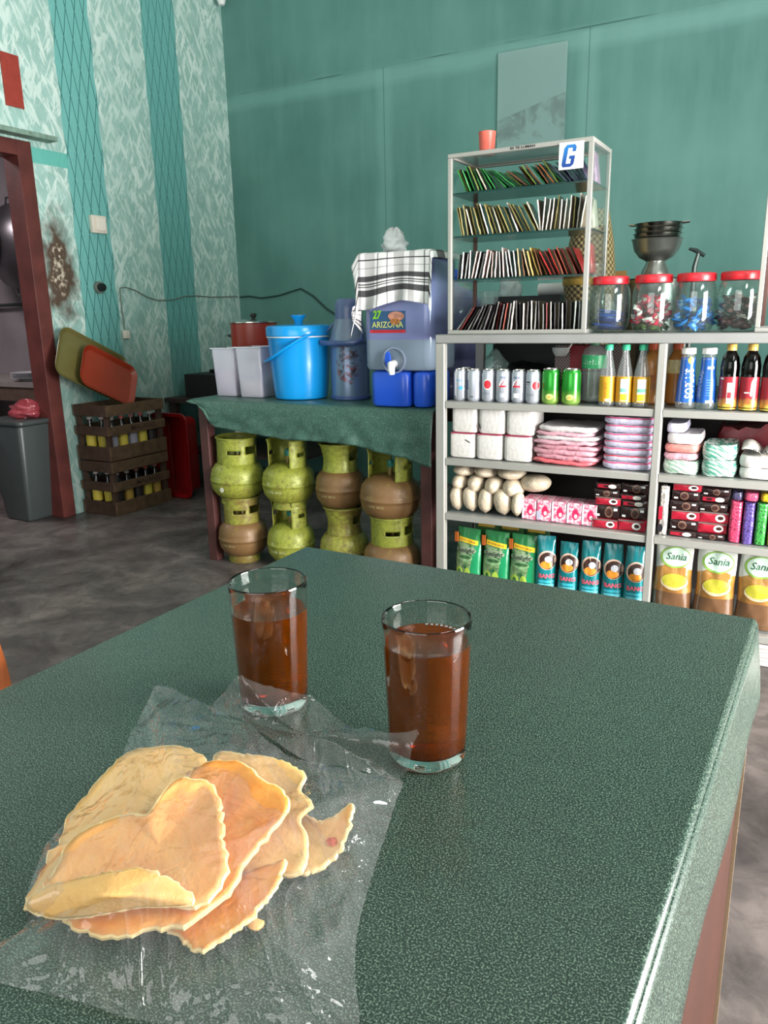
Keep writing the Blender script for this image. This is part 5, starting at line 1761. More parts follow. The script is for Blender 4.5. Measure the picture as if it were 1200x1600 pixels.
# hammer-like mallet head behind the blue jar
t = thing('meat_mallet', 'dark metal mallet standing up behind the jar of blue sweets', 'mallet', (-0.452, 3.42, 1.20))
MB().tube([(0.0, 0, -0.4), (0.0, 0, 0.11), (0.012, 0, 0.165)], [0.012, 0.010, 0.008], flat('grey_iron', (92, 98, 96), 0.4, 0.6)).obj('shaft', t)
MB().tube([(-0.026, 0, 0.180), (0.0, 0, 0.172), (0.034, 0, 0.150)], [0.005, 0.009, 0.007], flat('dark_iron', (62, 72, 70), 0.4, 0.6)).obj('head', t)
# rattan basket
t = thing('rattan_basket', 'tall woven rattan basket leaning behind the right end of the glass case', 'basket', (-0.80, 3.15, 0.8005))
t_ = NT('woven_rattan')
c = t_.coord()
x, y, z = t_.xyz(c)
ang = t_.math('ARCTAN2', y, x)
wv = t_.math('MULTIPLY', t_.math('SINE', t_.math('MULTIPLY', z, 260)), t_.math('SINE', t_.math('MULTIPLY', ang, 22)))
t_.base(t_.mix(t_.map(wv, -0.5, 0.6), lin((84, 68, 44)), lin((172, 148, 104))), 0.6)
t_.bump(wv, 0.6, 0.004)
mb = MB().lathe([(0, 0.002), (0.05, 0), (0.075, 0.02), (0.09, 0.35), (0.10, 0.45), (0.085, 0.60), (0.062, 0.72), (0.060, 0.72), (0.083, 0.60), (0.097, 0.45), (0.087, 0.35), (0.07, 0.02)], t_.m, 36)
mb.obj('basket_wall', t)
MB().lathe([(0.101, 0.445), (0.104, 0.45), (0.1035, 0.47), (0.098, 0.475)], flat('yellow_cane', (190, 150, 72), 0.5, vary=0.2, vscale=90), 36).obj('cane_band', t)
# dark block with frame behind the case
t = thing('picture_frame', 'small thin golden wooden frame standing behind the glass case', 'picture frame', (-1.0, 3.72, 0.8005))
WG = flat('gilt_wood', (150, 112, 60), 0.5)
MB().box(-0.002, 0.20, 0.002, 0.012, 0.10, 0.50, flat('frame_backing', (28, 66, 60), 0.5)).obj('backing', t)
for a in ((-0.02, -0.002, 0.0, 0.52), (0.20, 0.218, 0.0, 0.52), (-0.002, 0.20, 0.50, 0.52), (-0.002, 0.20, 0.0, 0.10)):
    MB().box(a[0], a[1], 0, 0.016, a[2], a[3], WG).obj('frame_bar', t)
tag(MB().cyl(0.024, -0.12, 0.12, WHITE, RY(PI / 2)).obj('paper_roll', loc=(-0.905, 3.22, 1.238)), 'white paper roll lying across behind the bottom shelf of the glass case', 'roll')
tag(MB().box(-0.14, 0.14, -0.07, 0.07, 0, 0.412, flat('black_tin', (26, 30, 30), 0.5)).obj('storage_tin', loc=(-1.055, 3.215, 0.8005)), 'black box under the white roll behind the glass case', 'box')
# crumpled bag, black bag and lattice box seen between cans and counter top
def lump(name, label, cat, loc, sx, sy, sz, mt, amp=0.25, seed=0, top=None, parent=None):
    def fn(u, v):
        a, ph = u * 2 * PI, (v - 0.5) * PI
        q = 1 + amp * noise.noise(Vector((math.cos(a) * 1.8 * math.cos(ph) + seed, math.sin(a) * 1.8, math.sin(ph) * 1.8))) + amp * 0.4 * noise.noise(Vector((math.cos(a) * 5, math.sin(a) * 5 + seed, v * 9)))
        if top and v > 0.8:
            q *= 1 + top * (v - 0.8) / 0.2 * (1 if v < 0.97 else 0.9)
        return (sx * math.cos(a) * math.cos(ph) * q, sy * math.sin(a) * math.cos(ph) * q, max(-sz, sz * math.sin(ph) * q) + sz)
    o = MB().grid(fn, 26, 18, mt).obj(name, loc=loc, angle=180)
    return tag(o, label, cat)
lump('plastic_bag', 'knotted clear bag standing behind the silver cans', 'bag', (-1.10, 2.93, SH[0] + 0.001), 0.06, 0.05, 0.072, film('crumpled_clear_bag', (170, 200, 190), haze=0.25, gloss=0.06, bump=1.0, bscale=40), 0.3, 2, 0.4)
lump('plastic_bag', 'crumpled black bag lying behind the silver cans', 'bag', (-0.965, 2.93, SH[0] + 0.001), 0.12, 0.06, 0.062, flat('black_bag_film', (16, 18, 18), 0.25, spec=0.7, bump=0.6, bscale=30), 0.3, 5)
t_ = NT('lattice_carton')
c = t_.coord()
x, y, z = t_.xyz(c)
l1 = t_.math('PINGPONG', t_.math('DIVIDE', t_.math('ADD', x, z), 0.012), 0.5)
l2 = t_.math('PINGPONG', t_.math('DIVIDE', t_.math('SUBTRACT', x, z), 0.012), 0.5)
lt = t_.math('LESS_THAN', t_.math('MINIMUM', l1, l2), 0.14)
pl = t_.mix(lt, lin((52, 46, 46)), lin((150, 130, 128)))
t_.base(t_.mix(t_.box(x, -0.07, 0.0), pl, lin((130, 22, 34))), 0.5)
tag(MB().box(-0.13, 0.13, 0, 0.05, 0, 0.19, t_.m).obj('patterned_box', loc=(-0.74, 2.95, SH[0] + 0.001), bevel=0.002), 'lattice patterned box with a dark red panel behind the green cans', 'box')
t = thing('ladle', 'white ladle bowl hanging behind the last silver can', 'ladle', (-0.83, 2.89, SH[0] + 0.15))
MB().lathe([(0, 0), (0.02, 0.004), (0.03, 0.02), (0.032, 0.035), (0.029, 0.034), (0.018, 0.008), (0, 0.004)], WHITE, 24).obj('ladle_bowl', t)
MB().tube([(0.03, 0, 0.03), (0.04, 0.02, 0.056)], 0.003, WHITE).obj('ladle_handle', t)
# clear cups, tray and hanging bag seen through the lowest level of the case
t = thing('clear_cup_stack', 'leaning stack of clear plastic cups behind the left of the glass case', 'cups', (-1.20, 3.10, 1.02))
for k in range(7):
    MB().lathe([(0.030, 0), (0.042, 0.07), (0.0435, 0.071)], film('clear_cup', (230, 235, 235), haze=0.12, gloss=0.05), 24, T(0, 0, k * 0.024)).obj('cup', t)
tag(MB().rbox(-0.24, 0.24, -0.14, 0.14, 0, 0.02, 0.03, STEEL).obj('metal_tray', loc=(-1.06, 3.40, 1.155)), 'thin shiny metal tray lying behind the bottom sachets', 'tray')
tag(MB().box(-0.2, 0.2, -0.1, 0.1, 0, 0.13, flat('dark_tin', (40, 46, 46), 0.4, 0.3)).obj('storage_tin', loc=(-1.06, 3.45, 1.0235)), 'dark box under the metal tray behind the glass case', 'box')
lump('plastic_bag', 'small white plastic bag standing on the metal tray behind the case', 'bag', (-1.20, 3.36, 1.178), 0.05, 0.03, 0.065, film('white_translucent_bag', (220, 230, 228), haze=0.6, gloss=0.04, bump=0.6, bscale=30), 0.35, 8, 0.5)

# ================================================================ bench under a green cloth
BX0, BX1, BY0, BY1, BZ = -2.515, -1.285, 2.74, 3.36, 0.785
t = thing('side_bench', 'low brown wooden bench left of the counter with gas cylinders beneath it', 'bench', (BX0, BY0, 0))
bw, bd = BX1 - BX0, BY1 - BY0
MB().box(0.0, bw, 0.0, bd, BZ - 0.025, BZ - 0.003, BROWN).obj('bench_top', t, bevel=0.002)
for x, y in ((0.012, 0.005), (bw - 0.062, 0.005), (0.012, bd - 0.055), (bw - 0.062, bd - 0.055)):
    MB().box(x, x + 0.05, y, y + 0.05, 0, BZ - 0.025, BROWN).obj('leg', t, bevel=0.003)
MB().box(0.06, bw - 0.062, 0.012, 0.034, BZ - 0.13, BZ - 0.026, BROWN).obj('front_rail', t, bevel=0.002)
MB().box(0.02, 0.042, 0.055, bd - 0.055, BZ - 0.13, BZ - 0.026, BROWN).obj('side_rail', t, bevel=0.002)
MB().box(0.06, bw - 0.062, bd - 0.04, bd - 0.02, BZ - 0.13, BZ - 0.026, BROWN).obj('rear_rail', t, bevel=0.002)
# cloth
key = [(-2.53, 0.005), (-2.47, 0.022), (-2.43, 0.05), (-2.40, 0.105), (-2.36, 0.118), (-2.2, 0.132), (-1.99, 0.152), (-1.80, 0.150), (-1.63, 0.155), (-1.52, 0.178), (-1.40, 0.192), (-1.33, 0.215), (-1.28, 0.222)]
def hang(x):
    for (a, p), (b, q) in zip(key, key[1:]):
        if x <= b:
            return p + (q - p) * max(0, (x - a) / (b - a))
    return key[-1][1]
def cloth(u, v):
    x = -2.53 + (2.53 - 1.279) * u
    hd = hang(x)
    if v <= 0.4:
        return (x, BY1 + 0.01 - (BY1 + 0.01 - (BY0 - 0.008)) * v / 0.4, BZ + 0.0005 + 0.0012 * noise.noise(Vector((x * 12, v * 20, 0))))
    s = (v - 0.4) / 0.6
    w_ = 0.010 * s * noise.noise(Vector((x * 13, s * 2.0, 3))) + 0.006 * s * noise.noise(Vector((x * 34 + s * 6, s * 3, 6)))
    return (x, BY0 - 0.010 - abs(0.012 * math.sin(min(1, s * 3) * PI / 2)) - 0.012 * s - w_ * 1.4, BZ - hd * s - 0.002)
o = MB().grid(cloth, 130, 34, OILCLOTH).obj('table_cover', solid=0.0022, angle=180)
tag(o, 'green speckled oilcloth draped over the low bench, hanging unevenly in front', 'tablecloth')

# ---- gas cylinders
def gas_mat(name, rust, a=(158, 172, 52), b=(104, 76, 36)):
    t = NT(name)
    c = t.coord()
    x, y, z = t.xyz(c)
    n = t.noise(c, 9, 5, 0.65)
    n2 = t.noise(c, 60, 4, 0.65)
    f = t.map(t.math('ADD', t.math('MULTIPLY', n, 0.7), t.math('MULTIPLY', n2, 0.3)), 0.62 - rust, 0.80 - rust)
    paint = t.mix(t.map(n2, 0.4, 0.7), lin(a), lin(tuple(v * 0.8 for v in a)))
    col = t.mix(f, paint, lin(b))
    col = t.mix(t.math('MULTIPLY', t.map(n2, 0.62, 0.72), 0.6), col, lin((70, 52, 30)))
    t.base(col, t.map(n2, 0.3, 0.7, 0.32, 0.6), 0.1, 0.5)
    t.bump(n2, 0.15, 0.003)
    return t.m
GA = [gas_mat('green_cylinder_paint', 0.10, (146, 152, 58), (112, 92, 44)), gas_mat('worn_cylinder_paint', 0.22, (156, 160, 64), (116, 96, 48)), gas_mat('rusty_cylinder_paint', 0.36, (146, 138, 66), (118, 88, 54))]
VALV = flat('teal_valve_cap', (20, 118, 104), 0.4)
def cylinder(label, x, y, z, r, body, ring, turn, mode, group='gas cylinders', tilt=(0, 0), mark=0):
    """mode 0: closed guard ring with slots to the front; 1: open guard with the gap to the front"""
    t = thing('gas_cylinder', label, 'gas cylinder', (x, y, z), 0, group)
    t.rotation_euler = (tilt[0], tilt[1], 0)
    pr = [(0, 0.022), (r * 0.5, 0.026), (r * 0.78, 0.042), (r * 0.95, 0.070), (r, 0.100), (r, 0.112), (r * 1.02, 0.114), (r * 1.02, 0.120), (r, 0.122), (r, 0.138), (r * 0.95, 0.168), (r * 0.80, 0.192), (r * 0.5, 0.208), (r * 0.15, 0.212), (0, 0.212)]
    MB().lathe(pr, body, 48).obj('tank', t, angle=60)
    MB().lathe([(r * 0.64, 0.0), (r * 0.66, 0.004), (r * 0.62, 0.034), (r * 0.60, 0.034), (r * 0.62, 0.004)], ring, 40).obj('foot_ring', t)
    # guard ring with cut slots
    rg, z0, z1, th = r * 0.73, 0.192, 0.318, 0.003
    n, m_ = 72, 14
    def hole(a, v):
        a = math.degrees(a)
        if mode == 1:
            if abs(((a + 98 + 180) % 360) - 180) < 48:
                return True
            for c_ in (-170, -10):
                if abs(((a - c_ + 180) % 360) - 180) < 14 and 0.42 < v < 0.58:
                    return True
            return abs(((a - 90 + 180) % 360) - 180) < 26 and 0.45 < v < 0.72
        if abs(((a + 62 + 180) % 360) - 180) < 20 and 0.40 < v < 0.56 and turn != 2:
            return True
        if abs(((a + 0 + 180) % 360) - 180) < 24 and 0.40 < v < 0.75:
            return True
        if abs(((a - 165 + 180) % 360) - 180) < 30 and 0.40 < v < 0.75:
            return True
        return False
    mb = MB()
    vs = []
    for j in range(m_ + 1):
        v = j / m_
        fl = 1 + (0.10 * max(0, (v - 0.8) / 0.2) ** 1.5) * (1 if turn == 2 else 0.35)
        if turn == 2:
            fl *= 1 - 0.10 * math.sin(PI * min(1, v / 0.8)) if v < 0.8 else 1
        for i in range(n):
            a = 2 * PI * i / n
            vs.append((rg * fl * math.cos(a), rg * fl * math.sin(a), z0 + (z1 - z0) * v))
    fs = []
    for j in range(m_):
        for i in range(n):
            a = 2 * PI * (i + 0.5) / n
            if not hole(a, (j + 0.5) / m_):
                fs.append((j * n + i, j * n + (i + 1) % n, (j + 1) * n + (i + 1) % n, (j + 1) * n + i))
    mb.add(vs, fs, ring)
    mb.obj('guard_ring', t, solid=th)
    top = []
    for i in range(n + 1):
        a = 2 * PI * i / n
        if mode == 0 or not hole(a, 0.95):
            top.append(a)
    ks = top
    if mode:
        ks = [a for a in [(R(-98) + R(50)) + (2 * PI - R(100)) * q / 50 for q in range(51)]]
    fl = 1.10 if turn == 2 else 1.035
    MB().tube([(rg * fl * math.cos(a), rg * fl * math.sin(a), z1) for a in ks], 0.0042, ring, 8).obj('rolled_rim', t)
    v = MB().cyl(0.011, 0.205, 0.245, flat('brass', (150, 130, 80), 0.4, 0.7), seg=16)
    v.lathe([(0, 0.245), (0.014, 0.245), (0.015, 0.262), (0.011, 0.275), (0, 0.276)], VALV, 16)
    v.obj('valve', t)
    if mark:
        mb = MB()
        fn = lambda x_, z_: (r * 1.006 * math.sin(x_ / r), -r * 1.006 * math.cos(x_ / r) * (0.995 if z_ < 0.15 else 0.97), z_)
        if mark == 1:
            add_text(mb, 'LPG 3KG', flat('faded_white_stencil', (196, 200, 150), 0.6), 0.045, lambda x_, z_: fn(x_ - 0.02, z_ + 0.136), height=0.009)
            disc(mb, lambda x_, z_: fn(x_, z_), 0.006, 0.085, 0.012, 0.012, flat('grey_sticker', (190, 190, 170), 0.5), 18)
        elif mark == 2:
            add_text(mb, 'ELPIJI 3KG', flat('faded_white_stencil', (0, 0, 0)), 0.08, lambda x_, z_: fn(x_, z_ + 0.092), height=0.010)
            disc(mb, fn, -0.03, 0.130, 0.006, 0.008, flat('faded_white_stencil', (0, 0, 0)), 14)
            plate(mb, fn, -0.038, -0.022, 0.114, 0.120, flat('faded_white_stencil', (0, 0, 0)), 4)
        else:
            add_text(mb, 'LPG 3KG', flat('faded_stencil', (170, 160, 110), 0.7), 0.07, lambda x_, z_: fn(x_, z_ + 0.095), height=0.009)
        mb.obj('stencil', t)
    return t
Z2 = 0.287
cylinder('rust-brown gas cylinder on the floor at the left end under the bench', -2.352, 2.83, 0, 0.118, GA[2], GA[1], 0, 0, mark=3)
cylinder('bright green gas cylinder with round sticker, leaning on top of the leftmost lower one', -2.366, 2.83, Z2, 0.127, GA[0], GA[0], 0, 0, tilt=(0, 0.03), mark=1)
cylinder('green gas cylinder on the floor, second column from the left', -2.082, 2.85, 0, 0.112, GA[0], GA[0], 0, 1, mark=2)
cylinder('green gas cylinder with open guard and teal valve cap, on top of the second column', -2.078, 2.85, Z2, 0.122, GA[0], GA[0], 0, 1, mark=2)
cylinder('brownish green gas cylinder on the floor, third column from the left', -1.79, 2.86, 0, 0.112, GA[1], GA[1], 2, 0)
cylinder('dull brown gas cylinder with flared closed ring, on top of the third column', -1.80, 2.86, Z2, 0.113, GA[2], GA[0], 2, 0, mark=3)
cylinder('gas cylinder on the floor under the rusty one, its green slotted ring showing', -1.517, 2.81, 0, 0.124, GA[2], GA[0], 0, 0)
cylinder('rusty yellow-brown gas cylinder with open guard, on top at the right end', -1.524, 2.81, Z2 - 0.004, 0.129, GA[2], GA[0], 0, 1, tilt=(0.0, 0.02), mark=3)
tag(MB().box(-0.06, 0.06, -0.002, 0.002, 0, 0.20, flat('white_card', (200, 196, 190), 0.6)).obj('white_card', loc=(-2.44, 3.0, 0.47)), 'white card standing behind the top left gas cylinder', 'card')

# ---- things on the bench
TRN = film('frosted_plastic', (214, 210, 226), haze=0.62, gloss=0.06, rough=0.12)
def container(x, y, wd, dp, h, label, fillm, fh, rz):
    t = thing('plastic_container', label, 'container', (x, y, BZ + 0.004), rz, 'tall translucent containers')
    MB().rbox(-wd / 2, wd / 2, -dp / 2, dp / 2, 0, h, 0.014, TRN, tx=0.84, ty=0.84).obj('container_wall', t)
    mb = MB()
    for z in (h,):
        pts = []
        for q, (sx, sy) in enumerate(((1, 1), (-1, 1), (-1, -1), (1, -1), (1, 1))):
            pts.append((sx * wd / 2, sy * dp / 2, z))
        mb.tube(pts, 0.003, flat('frosted_rim', (206, 206, 218), 0.3), 6)
    mb.obj('rim', t)
    mb = MB()
    mb.rbox(-wd * 0.40, wd * 0.40, -dp * 0.40, dp * 0.40, 0.008, fh, 0.012, fillm, tx=0.88, ty=0.88)
    mb.obj('contents', t)
    return t
container(-2.427, 2.915, 0.140, 0.12, 0.222, 'translucent container with pinkish contents, left one of the two at the end of the bench', flat('pink_powder', (196, 160, 190), 0.7, vary=0.25, vscale=25), 0.12, 0.0)
container(-2.268, 2.905, 0.150, 0.13, 0.228, 'translucent container part filled with white, right one of the two, beside the blue cooler', flat('white_powder', (214, 198, 190), 0.7, vary=0.06, vscale=40), 0.075, 0.0)
pot('cooking_pot', 'red-brown pot with silver lid and black knob behind the translucent containers', -2.47, 3.16, BZ + 0.003, 0.115, 0.335, flat('red_enamel', (138, 46, 32), 0.3, spec=0.6), STEEL)

# blue cooler bucket
t = thing('cooler_jug', 'bright blue plastic ice bucket with lid and swing handle on the bench', 'bucket', (-2.035, 2.925, BZ + 0.003))
BLU = flat('sky_blue_plastic', (14, 148, 222), 0.22, spec=0.7)
MB().lathe([(0, 0.002), (0.108, 0.0), (0.118, 0.006), (0.121, 0.02), (0.134, 0.16), (0.140, 0.262), (0.144, 0.272), (0, 0.272)], BLU, 48).obj('bucket_body', t)
MB().lathe([(0.1445, 0.2722), (0.1462, 0.2735), (0.1462, 0.277), (0.1445, 0.2775)], WHITE, 48).obj('white_ring', t)
l = MB().lathe([(0.1448, 0.2778), (0.1475, 0.281), (0.1475, 0.312), (0.142, 0.322), (0.12, 0.325), (0.03, 0.328), (0, 0.328)], BLU, 48).obj('lid', t)
MB().lathe([(0, 0.328), (0.018, 0.328), (0.02, 0.345), (0.034, 0.362), (0.034, 0.368), (0, 0.369)], BLU, 28).obj('knob', l)
pts = []
for k in range(17):
    a = PI * k / 16
    # swing handle hanging to the front, from pivots left and right
    X, D = -math.cos(a) * 0.150, math.sin(a)
    pts.append((X, -0.158 * D ** 0.8 if D > 0 else 0, 0.245 - 0.118 * math.sin(a) ** 1.2 * 0.55 + 0.045 * (X / 0.150)))
MB().tube(pts, 0.010, BLU, 8, rb=0.005, xf=RZ(-0.45)).obj('swing_handle', t)

# thermos jugs
t_ = NT('floral_thermos_paint')
c = t_.coord()
x, y, z = t_.xyz(c)
fl_ = t_.math('MULTIPLY', t_.map(t_.noise(c, 34, 4, 0.65, 0.8), 0.45, 0.56), t_.math('MULTIPLY', t_.map(t_.math('ADD', t_.math('ADD', t_.math('POWER', t_.math('DIVIDE', t_.math('SUBTRACT', x, 0.03), 0.045), 2.0), t_.math('POWER', t_.math('DIVIDE', t_.math('SUBTRACT', z, 0.16), 0.085), 2.0)), t_.math('MULTIPLY', t_.noise(c, 22, 2), 1.6)), 1.9, 1.6), t_.math('LESS_THAN', y, 0.0)))
bb = t_.mix(t_.map(t_.noise(c, 60, 2), 0.4, 0.6), lin((52, 44, 60)), lin((128, 84, 96)))
t_.base(t_.mix(fl_, lin((112, 132, 160)), bb), 0.25, 0.35, 0.6)
THM = t_.m
def thermos(x, y, rz, label, sc=1.0, mt=THM):
    t = thing('thermos_jug', label, 'thermos', (x, y, BZ + 0.003), rz, 'vacuum jugs on the bench')
    t.scale = (sc, sc, sc)
    BL2 = flat('slate_blue_plastic', (72, 92, 142), 0.3, spec=0.6)
    MB().lathe([(0, 0.001), (0.086, 0.0), (0.090, 0.004), (0.090, 0.016), (0.087, 0.018)], BL2, 40).obj('base_band', t)
    MB().lathe([(0.087, 0.018), (0.087, 0.248), (0.085, 0.252)], mt, 40).obj('jug_body', t)
    MB().lathe([(0.089, 0.248), (0.089, 0.262), (0.084, 0.27), (0.066, 0.33), (0.060, 0.348)], flat('grey_blue_shoulder', (132, 146, 168), 0.25, 0.2, 0.6), 40).obj('shoulder', t)
    MB().lathe([(0.0605, 0.345), (0.0605, 0.39), (0.057, 0.42), (0.045, 0.432), (0, 0.434)], BL2 if sc < 1 else flat('steel_blue_cap', (94, 110, 152), 0.3, spec=0.6), 32).obj('cap', t)
    MB().tube([(-0.058, 0.0, 0.345), (-0.095, -0.045, 0.29), (-0.108, -0.075, 0.262), (-0.085, -0.098, 0.248), (0.0, -0.108, 0.246), (0.085, -0.098, 0.248), (0.108, -0.075, 0.262), (0.095, -0.045, 0.29), (0.058, 0.0, 0.345)], 0.011, BL2, 8, rb=0.006).obj('carry_handle', t)
    return t
thermos(-1.802, 2.975, 0.0, 'grey-blue vacuum jug with dark flower print, beside the blue cooler')
thermos(-1.625, 3.10, 0.2, 'grey-blue vacuum jug half hidden behind the drink dispenser', 0.97, flat('plain_thermos_paint', (104, 124, 142), 0.25, 0.35, 0.6))

# drink dispenser
t = thing('drink_dispenser', 'lavender plastic drink dispenser with white tap on a blue stand, covered by a towel', 'drink dispenser', (-1.445, 2.85, BZ + 0.003))
BB = flat('royal_blue_plastic', (30, 84, 206), 0.3, spec=0.6)
MB().rbox(-0.122, 0.052, -0.115, 0.11, 0, 0.142, 0.03, BB).obj('stand', t)
MB().rbox(0.060, 0.140, -0.105, 0.11, 0, 0.142, 0.03, BB).obj('stand_column', t)
t_ = NT('lavender_tank_plastic')
x, y, z = t_.xyz(t_.coord())
lower = t_.math('LESS_THAN', z, 0.265)
lc = t_.mix(lower, lin((132, 138, 186)), lin((136, 152, 170)))
t_.base(lc, 0.16, 0, 0.6)
t_.b.inputs['Alpha'].default_value = 0.90
MB().rbox(-0.152, 0.152, -0.105, 0.14, 0.1425, 0.575, 0.035, t_.m).obj('tank', t)
MB().rbox(-0.154, 0.154, -0.107, 0.142, 0.5755, 0.588, 0.035, BB).obj('tank_lid', t)
MB().lathe([(0.052, -0.002), (0.052, 0.006), (0.046, 0.006), (0.046, -0.002)], flat('tap_recess', (150, 160, 184), 0.2), 28, T(-0.012, -0.1055, 0.185) @ RX(PI / 2)).obj('tap_boss', t)
tp = MB().tube([(-0.012, -0.108, 0.172), (-0.008, -0.14, 0.170), (-0.002, -0.150, 0.150), (0.0, -0.150, 0.132)], [0.016, 0.016, 0.014, 0.011], WHITE, 14).obj('tap', t)
MB().lathe([(0, 0.006), (0.012, 0.005), (0.0145, 0), (0, 0)], BB, 20, T(-0.030, -0.126, 0.19) @ RX(PI / 2) @ Matrix.Diagonal((1, 2.2, 1, 1))).obj('tap_lever', tp)
lb = MB().box(-0.118, 0.040, -0.1068, -0.1056, 0.292, 0.375, flat('dark_teal_label', (48, 84, 122), 0.35)).obj('brand_label', t)
mb = MB()
mb.box(-0.118, 0.040, -0.1074, -0.1066, 0.292, 0.303, INKR)
mb.obj('red_strip', lb)
mb = MB()
add_text(mb, 'ARIZONA', flat('pale_yellow_ink', (206, 206, 120), 0.4), 0.140, lambda x, z: (x - 0.039, -0.1082, 0.322 + z), bold=0.01, height=0.023)
add_text(mb, '27', flat('lime_green_ink', (130, 196, 50), 0.4), 0.042, lambda x, z: (x - 0.088, -0.1082, 0.360 + z), italic=0.2, bold=0.04, height=0.03)
add_text(mb, 'PREMIUM WATER JAR', flat('dark_red_ink', (120, 16, 34), 0.4), 0.13, lambda x, z: (x - 0.039, -0.1078, 0.2975 + z), height=0.006)
mb.obj('lettering', lb)
mb = MB()
disc(mb, lambda x, z: (x, -0.1088, z), 0.000, 0.355, 0.036, 0.018, flat('drink_picture', (190, 130, 110), 0.4, vary=0.4, vscale=60), 24)
disc(mb, lambda x, z: (x, -0.1092, z), -0.004, 0.335, 0.022, 0.012, flat('glass_picture', (176, 112, 60), 0.4, vary=0.5, vscale=70), 20)
mb.obj('picture', lb)

# plaid towel
t_ = NT('black_white_plaid')
uvn = t_.n('ShaderNodeUVMap')
u, v, _ = t_.xyz(uvn.outputs[0])
def band(s, spots):
    r_ = None
    for a, b, k in spots:
        q = t_.math('MULTIPLY', t_.box(s, a, b), k)
        r_ = q if r_ is None else t_.math('MAXIMUM', r_, q)
    return r_
bv = band(v, [(0.40, 0.415, 0.95), (0.60, 0.665, 0.9), (0.69, 0.705, 0.9), (0.72, 0.735, 0.8), (0.765, 0.845, 0.9), (0.12, 0.14, 0.9), (0.20, 0.28, 0.8), (0.5, 0.51, 0.5)])
bu = band(u, [(0.10, 0.13, 0.5), (0.18, 0.30, 0.35), (0.33, 0.345, 0.6), (0.44, 0.455, 0.6), (0.52, 0.64, 0.35), (0.70, 0.76, 0.45), (0.86, 0.875, 0.7), (0.92, 0.94, 0.6)])
dk = t_.math('SUBTRACT', 1.0, t_.math('MULTIPLY', t_.math('SUBTRACT', 1.0, bv), t_.math('SUBTRACT', 1.0, bu)))
t_.base(t_.mix(dk, lin((232, 228, 228)), lin((26, 26, 32))), 0.9, 0, 0.1)
t_.bump(t_.noise(t_.coord(), 400, 2), 0.3, 0.001)
TZT = BZ + 0.003 + 0.588
def towel(u, v):
    x = -1.635 + 0.375 * u
    if v < 0.32:
        s = v / 0.32
        y = 3.02 - 0.285 * s
        z = TZT + 0.006 + 0.003 * noise.noise(Vector((x * 20, s * 5, 1)))
    else:
        s = (v - 0.32) / 0.68
        y = 2.732 - 0.010 - 0.012 * s - 0.010 * s * (math.sin(u * 19 + 1.2 * s) + noise.noise(Vector((u * 6, s * 2, 7))))
        ln = 0.205 + 0.012 * math.sin(u * 8) - 0.02 * u
        z = TZT + 0.006 - ln * s
    # left overhang falls lower in a point
    if x < -1.598:
        k = (-1.598 - x) / 0.037
        z -= 0.045 * k + (0.07 * k * max(0, v - 0.55) / 0.45)
        x = -1.598 - 0.022 * k - 0.012 * k * math.sin(v * 7)
    if x > -1.288:
        k = (x + 1.288) / 0.028
        z -= 0.028 * k
        x = -1.288 + 0.008 * k
    return (x, y, z)
o = MB().grid(towel, 60, 60, t_.m).obj('plaid_towel', solid=0.002, angle=180)
tag(o, 'black and white checked towel hanging over the drink dispenser', 'towel')
# corner of the towel hanging down at the left side
o2 = MB().grid(lambda u, v: (-1.600 - 0.018 * math.sin(v * 2) - 0.012 * u, 2.75 - 0.055 * u + 0.03 * v, 1.20 - 0.125 * v * (1 - 0.55 * u) - 0.02 * u), 8, 14, t_.m).obj('towel_corner', o, solid=0.002, angle=180)
lump('plastic_bag', 'crumpled white plastic bag lying on the towel on top of the dispenser', 'bag', (-1.535, 2.90, TZT + 0.012), 0.058, 0.05, 0.036, film('white_crumpled_bag', (236, 236, 238), haze=0.8, gloss=0.05, bump=0.9, bscale=30), 0.45, 3, 0.7)
# big water bottle behind
t = thing('water_gallon', 'large pale lavender water bottle with blue cap behind the dispenser and the case', 'water bottle', (-1.415, 3.205, BZ + 0.003))
GLN = flat('lavender_water_bottle', (128, 132, 180), 0.2, spec=0.6)
pr = [(0, 0.002), (0.12, 0), (0.132, 0.012)]
for k in range(4):
    z = 0.03 + k * 0.075
    pr += [(0.134, z), (0.134, z + 0.05), (0.128, z + 0.058), (0.128, z + 0.066)]
pr += [(0.134, 0.34), (0.132, 0.40), (0.10, 0.455), (0.04, 0.475), (0.028, 0.49), (0.028, 0.51)]
MB().lathe(pr, GLN, 44).obj('bottle_body', t)
MB().lathe([(0, 0.545), (0.03, 0.545), (0.034, 0.54), (0.034, 0.505), (0.03, 0.5)], BB, 24).obj('cap', t)

